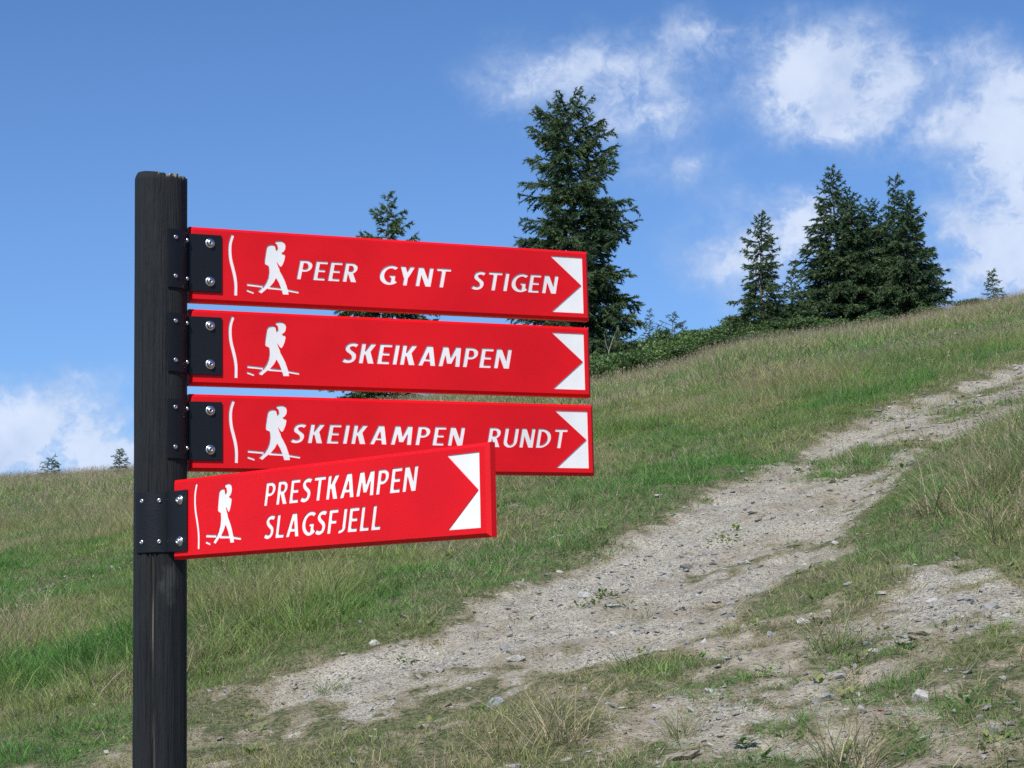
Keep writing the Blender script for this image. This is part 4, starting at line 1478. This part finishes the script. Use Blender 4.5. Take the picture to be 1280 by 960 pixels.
# single tussocks that stand out
TUFTS = [(700, 925, 6, 1.15, .62, .35, 'tall straw-tipped grass tussock at the lower edge of the track', True),
         (640, 945, 7, .8, .45, .3, 'smaller grass tussock left of the tall straw-tipped one', False),
         (1038, 808, 7, 1.0, .40, .75, 'yellow-green grass tussock beside the stony mound', False),
         (855, 912, 6, .62, .35, .6, 'slim grass tuft standing alone in the gravel at the bottom', True),
         (800, 753, 3, .9, .60, .3, 'small olive grass tuft alone in the middle of the track', False),
         (412, 846, 4, .95, .12, .95, 'bright green grass tuft left on the worn ground near the post', False),
         (1180, 650, 7, 1.35, .35, .6, 'dense dark-based tussock on the bank right of the track', True),
         (1235, 640, 6, 1.25, .6, .3, 'straw-coloured tall tussock at the right edge of the bank', True),
         (795, 830, 4, 1.2, .2, .9, 'low green tuft at the near edge of the track', False),
         (930, 930, 11, .8, .05, .9, 'leafy green herb growing in the gravel at the bottom', False),
         (1060, 955, 7, 1.0, .45, .5, 'pale grass tussock at the bottom edge right of the gravel', True),
         (545, 590, 6, .0, 0, 0, '', False)]


def tuft_mat(dry, lush):
    mt, g = new_mat('tussock_blades')
    bc = g.add('ShaderNodeAttribute', attribute_name='bc').outputs['Color']
    s = g.add('ShaderNodeSeparateColor', ins={0: bc})
    rnd, t, typ = s.outputs[0], s.outputs[1], s.outputs[2]
    green = g.mix(g.math('MULTIPLY', rnd, .5), tuple(a * (1 - lush) + b * lush for a, b in zip((.21, .225, .085), (.092, .225, .055))), (.23, .26, .09))
    straw = g.mix(g.math('FRACT', g.math('MULTIPLY', rnd, 7.3)), (.56, .48, .30), (.36, .28, .17))
    isdry = g.ramp(g.math('SUBTRACT', g.math('ADD', g.math('MULTIPLY', t, .3), dry), rnd), -.06, .10)
    col = g.mix(g.ramp(typ, .2, .3), g.mix(isdry, green, straw), g.mix(g.ramp(t, .45, .9), (.37, .32, .17), (.27, .19, .14)))
    p = principled(g, Base_Color=col, Roughness=.5)
    tr = g.add('ShaderNodeBsdfTranslucent', ins={0: col})
    mx = g.add('ShaderNodeMixShader', ins={0: .30, 1: p.outputs[0], 2: tr.outputs[0]})
    finish(g, mx.outputs[0])
    return mt


for k, (px, py, form, s, dry, lush, lab, stalks) in enumerate(TUFTS):
    if not lab: continue
    gp = ground_px(px, py)
    ds = [blades(500 + k * 3, 110 if form in (6, 7) else 70, .10 if form in (6, 7) else .09, .10 if form > 5 else .05, .34 if form > 5 else .16, .0038, .4, .6)]
    if form == 11: ds = [herb(500 + k, 34, .05)]
    main = proto('blades', ds[0], tuft_mat(dry, lush))
    root = empty('grass_tussock' if form != 11 else 'herb', (gp[0], gp[1], float(gz(*gp)[0]) - .005))
    tag(root, lab, 'grass' if form != 11 else 'plant', 'tussocks and tufts near the track')
    C.objects.link(main); main.parent = root
    if stalks:
        st = proto('stalks', blades(700 + k, 9, .10, .32, .52, .002, .16, .15, .5, head=.22), main.data.materials[0])
        C.objects.link(st); st.parent = root
    root.scale = (s, s, s)
    root.rotation_euler = (0, 0, k * 1.3)

# ------------------------------------------------------------------ stones
M_STONE = mat_stone()
M_PALE = mat_plain_stone('pale_stone', (.50, .48, .43), (.62, .605, .56))
M_SLATE = mat_plain_stone('blue_grey_stone', (.36, .40, .42), (.48, .51, .52))
M_CLOD = mat_plain_stone('crumbly_earth', (.27, .235, .175), (.41, .37, .295))
M_ORANGE = mat_plain_stone('orange_red_plastic', (.70, .13, .06), (.62, .16, .09))


def stone_mesh(seed, flat, npt=13, detail=0, rough=.16):
    r = np.random.default_rng(seed)
    bm = bmesh.new()
    for k in range(npt):
        v = r.normal(0, 1, 3); v /= np.linalg.norm(v)
        v *= r.uniform(.8, 1.05)
        bm.verts.new((v[0], v[1] * r.uniform(.6, 1), v[2] * flat))
    res = bmesh.ops.convex_hull(bm, input=bm.verts)
    bmesh.ops.delete(bm, geom=[v for v in bm.verts if not v.link_faces], context='VERTS')
    if detail:
        bmesh.ops.subdivide_edges(bm, edges=bm.edges[:], cuts=detail, use_grid_fill=True)
        bmesh.ops.triangulate(bm, faces=bm.faces[:])
        for v in bm.verts:
            c = v.co
            nn = fbm(np.array([c.x * 3 + seed + c.z]), np.array([c.y * 3 + c.z * 4]), 1.0, 3 if rough > .2 else 1, 5)[0] - .5
            v.co = c * (1 + nn * rough)
    me = bpy.data.meshes.new('stone'); bm.normal_update(); bm.to_mesh(me); bm.free()
    return me


stone_forms = [stone_mesh(40 + k, .35 + .07 * (k % 5)) for k in range(10)]
for me in stone_forms: me.materials.append(M_STONE)
big_forms = [stone_mesh(60 + k, (.45, .8, .4, .6)[k % 4], 16, 1) for k in range(8)]
lump_forms = [stone_mesh(80 + k, .6, 22, 3, .45) for k in range(8)]

# the stones that can be told apart: pixel x, y, width in pixels
STONES = [(327, 785, 6), (263, 850, 10), (549, 812, 12), (632, 795, 17), (637, 800, 13), (505, 774, 18), (450, 780, 10), (560, 805, 9), (504, 795, 12),
          (464, 837, 9), (399, 831, 12), (567, 954, 16), (592, 921, 8), (344, 830, 8), (545, 787, 6), (643, 749, 10), (731, 728, 22),
          (858, 688, 22), (851, 739, 7), (667, 789, 6), (803, 783, 6), (746, 815, 14), (884, 865, 8), (895, 864, 8), (930, 871, 9), (954, 868, 10),
          (917, 890, 16), (908, 903, 14), (831, 837, 14), (795, 772, 12), (1145, 708, 9), (1114, 721, 8), (1124, 734, 7), (1216, 708, 7),
          (1086, 802, 14), (1097, 809, 11), (1208, 878, 11), (1055, 840, 12), (1237, 770, 20), (1211, 811, 12), (1263, 791, 10),
          (952, 836, 8), (1138, 817, 14), (1160, 815, 10), (1207, 955, 9), (1145, 504, 9), (1121, 518, 5), (1083, 580, 9), (1268, 638, 12),
          (1131, 547, 5), (727, 670, 9), (1098, 742, 8), (700, 735, 9), (682, 770, 10), (590, 790, 9), (612, 778, 8), (780, 720, 9), (905, 650, 9), (880, 672, 8),
          (960, 640, 7), (990, 610, 7), (1010, 655, 7), (870, 710, 8), (840, 720, 9), (660, 760, 9), (710, 760, 10), (745, 765, 8), (690, 800, 9), (1020, 880, 12), (990, 905, 14),
          (965, 925, 12), (900, 945, 16), (880, 920, 10), (1180, 735, 10), (1200, 745, 9), (1165, 760, 12), (1150, 780, 14), (1185, 790, 12), (1235, 735, 9), (1255, 750, 12),
          (1120, 765, 9), (1135, 750, 8), (1225, 900, 14), (1270, 890, 12), (1180, 920, 10), (1130, 935, 12), (1265, 945, 14), (1090, 925, 9), (1000, 950, 14), (940, 950, 12),
          (430, 880, 8), (360, 890, 7), (520, 850, 9), (585, 840, 9), (300, 905, 7), (470, 870, 7), (700, 870, 10), (760, 880, 9), (650, 890, 8)]
random.seed(11)


def put_stone(px, py, w, me, parent=None, name='stone', tilt=.25, sink=.16, zs=1.0):
    g = ground_px(px, py)
    z = float(gz(*g)[0])
    s = w / FPX * math.hypot(g[1], z - EYE) / 2 * 1.12
    o = bpy.data.objects.new(name, me); C.objects.link(o)
    o.scale = (s, s, s * zs)
    o.rotation_euler = (random.uniform(-tilt, tilt), random.uniform(-tilt, tilt), random.uniform(-.6, .6) + (math.pi if random.random() < .5 else 0))
    o.location = (g[0], g[1], z + s * sink * zs)
    if parent: o.parent = parent
    return o


for k, (px, py, w) in enumerate(STONES):
    g = ground_px(px, py)
    par = track if sdist(np.array([g[0]]), np.array([g[1]]), TRACK)[0] > 0 else hill
    put_stone(px, py, w, stone_forms[k % 10], par)
# more stones of the track and the bare ground, placed at random
cnt = 0
while cnt < 240:
    px, py = random.uniform(250, 1280), random.uniform(520, 955)
    g = ground_px(px, py)
    b = float(gb(*g)[0])
    if b < .45 or random.random() > b: continue
    par = track if sdist(np.array([g[0]]), np.array([g[1]]), TRACK)[0] > 0 else hill
    put_stone(px, py, 3.0 + 7 * random.random() ** 2.5 * (1 if py > 650 else .6), stone_forms[cnt % 10], par); cnt += 1

BIG = [(645, 807, 27, 0, M_PALE, .7, 'flat whitish stone in the track below the lowest sign\'s tip', 'stone'),
       (619, 858, 24, 1, M_SLATE, 1.0, 'upright blue-grey stone on the near edge of the track', 'stone'),
       (468, 793, 15, 3, M_PALE, 1.0, 'small rounded white stone on the upper edge of the track', 'stone'),
       (552, 820, 17, 2, M_PALE, .8, 'small flat pale stone among pebbles left of the big whitish one', 'stone'),
       (767, 741, 32, 4, M_SLATE, .5, 'long flat grey stone sunk in the track', 'stone'),
       (834, 691, 26, 2, M_STONE, .6, 'flat grey slab sunk crosswise in the upper track', 'stone'),
       (824, 622, 17, 0, M_PALE, .6, 'flat pale stone in the grass at the upper verge', 'stone'),
       (696, 666, 22, 4, M_PALE, .5, 'flat pale stone in the grass right of the lowest sign', 'stone'),
       (941, 635, 15, 6, M_PALE, .8, 'small pale stone in the middle of the upper track', 'stone'),
       (1043, 667, 13, 3, M_PALE, .8, 'small white stone on the right side of the track', 'stone'),
       (1073, 537, 9, 5, M_PALE, 1.0, 'white stone on the track edge far up the hill', 'stone'),
       (1006, 776, 21, 7, M_PALE, .9, 'pale stone in the grass left of the yellow-green tussock', 'stone'),
       (1100, 742, 16, 6, M_PALE, .8, 'white stone at the left foot of the stony mound', 'stone'),
       (1094, 817, 23, 0, M_PALE, .8, 'pale flat stone below the stony mound beside the tussock', 'stone'),
       (1154, 883, 29, 5, M_PALE, .9, 'broken white stone in the short grass at the lower right', 'stone'),
       (1036, 871, 19, 4, M_SLATE, .8, 'smooth grey stone left of the orange-red fragment', 'stone'),
       (1211, 754, 32, 2, M_SLATE, .4, 'long flat grey stone on top of the stony mound', 'stone'),
       (1243, 922, 24, 7, M_STONE, .9, 'rough grey stone near the lower right corner', 'stone'),
       (821, 915, 36, 1, M_CLOD, .8, 'crumbly lump of earth beside the slim grass tuft', 'lump of earth'),
       (753, 947, 32, 3, M_CLOD, .7, 'crumbly lump of earth at the bottom right of the tall tussock', 'lump of earth'),
       (850, 940, 60, 5, M_CLOD, .5, 'wide low lump of earth at the bottom centre', 'lump of earth'),
       (1016, 942, 34, 7, M_CLOD, .8, 'crumbly lump of earth left of the pale tussock at the bottom', 'lump of earth'),
       (1158, 806, 62, 1, M_CLOD, .6, 'knobbly lump of stony earth on the lower side of the mound', 'lump of earth'),
       (532, 906, 22, 3, M_CLOD, .6, 'small brown lump of earth on the worn ground in the foreground', 'lump of earth'),
       (1103, 901, 12, 6, M_ORANGE, .6, 'small orange-red fragment lying in the short grass', 'litter')]
for px, py, w, f, mt, zs, lab, cat in BIG:
    me = (lump_forms if mt is M_CLOD else big_forms)[f].copy(); me.materials.clear(); me.materials.append(mt)
    o = put_stone(px, py, w, me, None, sink=(-.12 if mt is M_CLOD else .16), name= {'stone': 'stone', 'lump of earth': 'earth_lump', 'litter': 'plastic_fragment'}[cat], zs=zs)
    tag(o, lab, cat, {'stone': 'loose stones beside and on the track', 'lump of earth': 'lumps of earth'}.get(cat))

# fine gravel
glib = bpy.data.collections.new('gravel_forms')
for k in range(6):
    me = stone_mesh(90 + k, .6, 9); me.materials.append(M_STONE)
    glib.objects.link(bpy.data.objects.new('grain_%02d' % k, me))
n = 150000
x, y = sample(n, 4.6, 34, .42, .5)
br = gb(x, y); cl = fbm(x, y, 1.1, 4, 97)
tr_ = soft(x, y, TRACK, .2)
k = (rng.uniform(0, 1, n) < br * (.40 + 1.1 * sstep(.4, .65, cl)) * (1 + .8 * (1 - tr_))) & (rng.uniform(0, 1, n) < .75)
x, y = x[k], y[k]; n = len(x)
s = .005 + .030 * rng.uniform(0, 1, n) ** 4.0
s = s * (1 + sstep(10, 30, y) * 1.0)
sc_ = np.stack([s, s * rng.uniform(.7, 1, n), s * rng.uniform(.5, .9, n)], -1)
rot = np.stack([rng.normal(0, .3, n), rng.normal(0, .3, n), rng.uniform(0, 6.283, n)], -1)
tint = np.repeat(rng.uniform(0, 1, n)[:, None], 3, 1)
scatter('gravel', glib, np.stack([x, y, gz(x, y) + s * .25], -1), rot, sc_, rng.integers(0, 6, n), tint, 'fine pale grey gravel strewn over the track and bare ground', 'gravel')

# coarser pale rubble on the eroded bank
n = 5200
q = np.vstack([MOUND, SCREE, CORNER])
x = rng.uniform(q[:, 0].min() - .2, q[:, 0].max() + .2, n); y = rng.uniform(q[:, 1].min() - .2, q[:, 1].max() + .2, n)
w_ = np.maximum(np.maximum(soft(x, y, MOUND, .25), soft(x, y, SCREE, .3) * .6), soft(x, y, CORNER, .3) * .40)
k = rng.uniform(0, 1, n) < w_ * (.25 + .75 * gb(x, y)) * sstep(.36, .62, fbm(x, y, 1.8, 3, 123))
x, y = x[k], y[k]; n = len(x)
s = .008 + .024 * rng.uniform(0, 1, n) ** 2.4
rot = np.stack([rng.normal(0, .35, n), rng.normal(0, .35, n), rng.uniform(0, 6.283, n)], -1)
tint = np.repeat(rng.uniform(0, 1, n)[:, None], 3, 1)
scatter('rubble', glib, np.stack([x, y, gz(x, y) + s * .12], -1), rot, np.stack([s, s * .85, s * .6], -1), rng.integers(0, 6, n), tint,
        'coarse pale rubble on the eroded bank at the lower right', 'rubble')
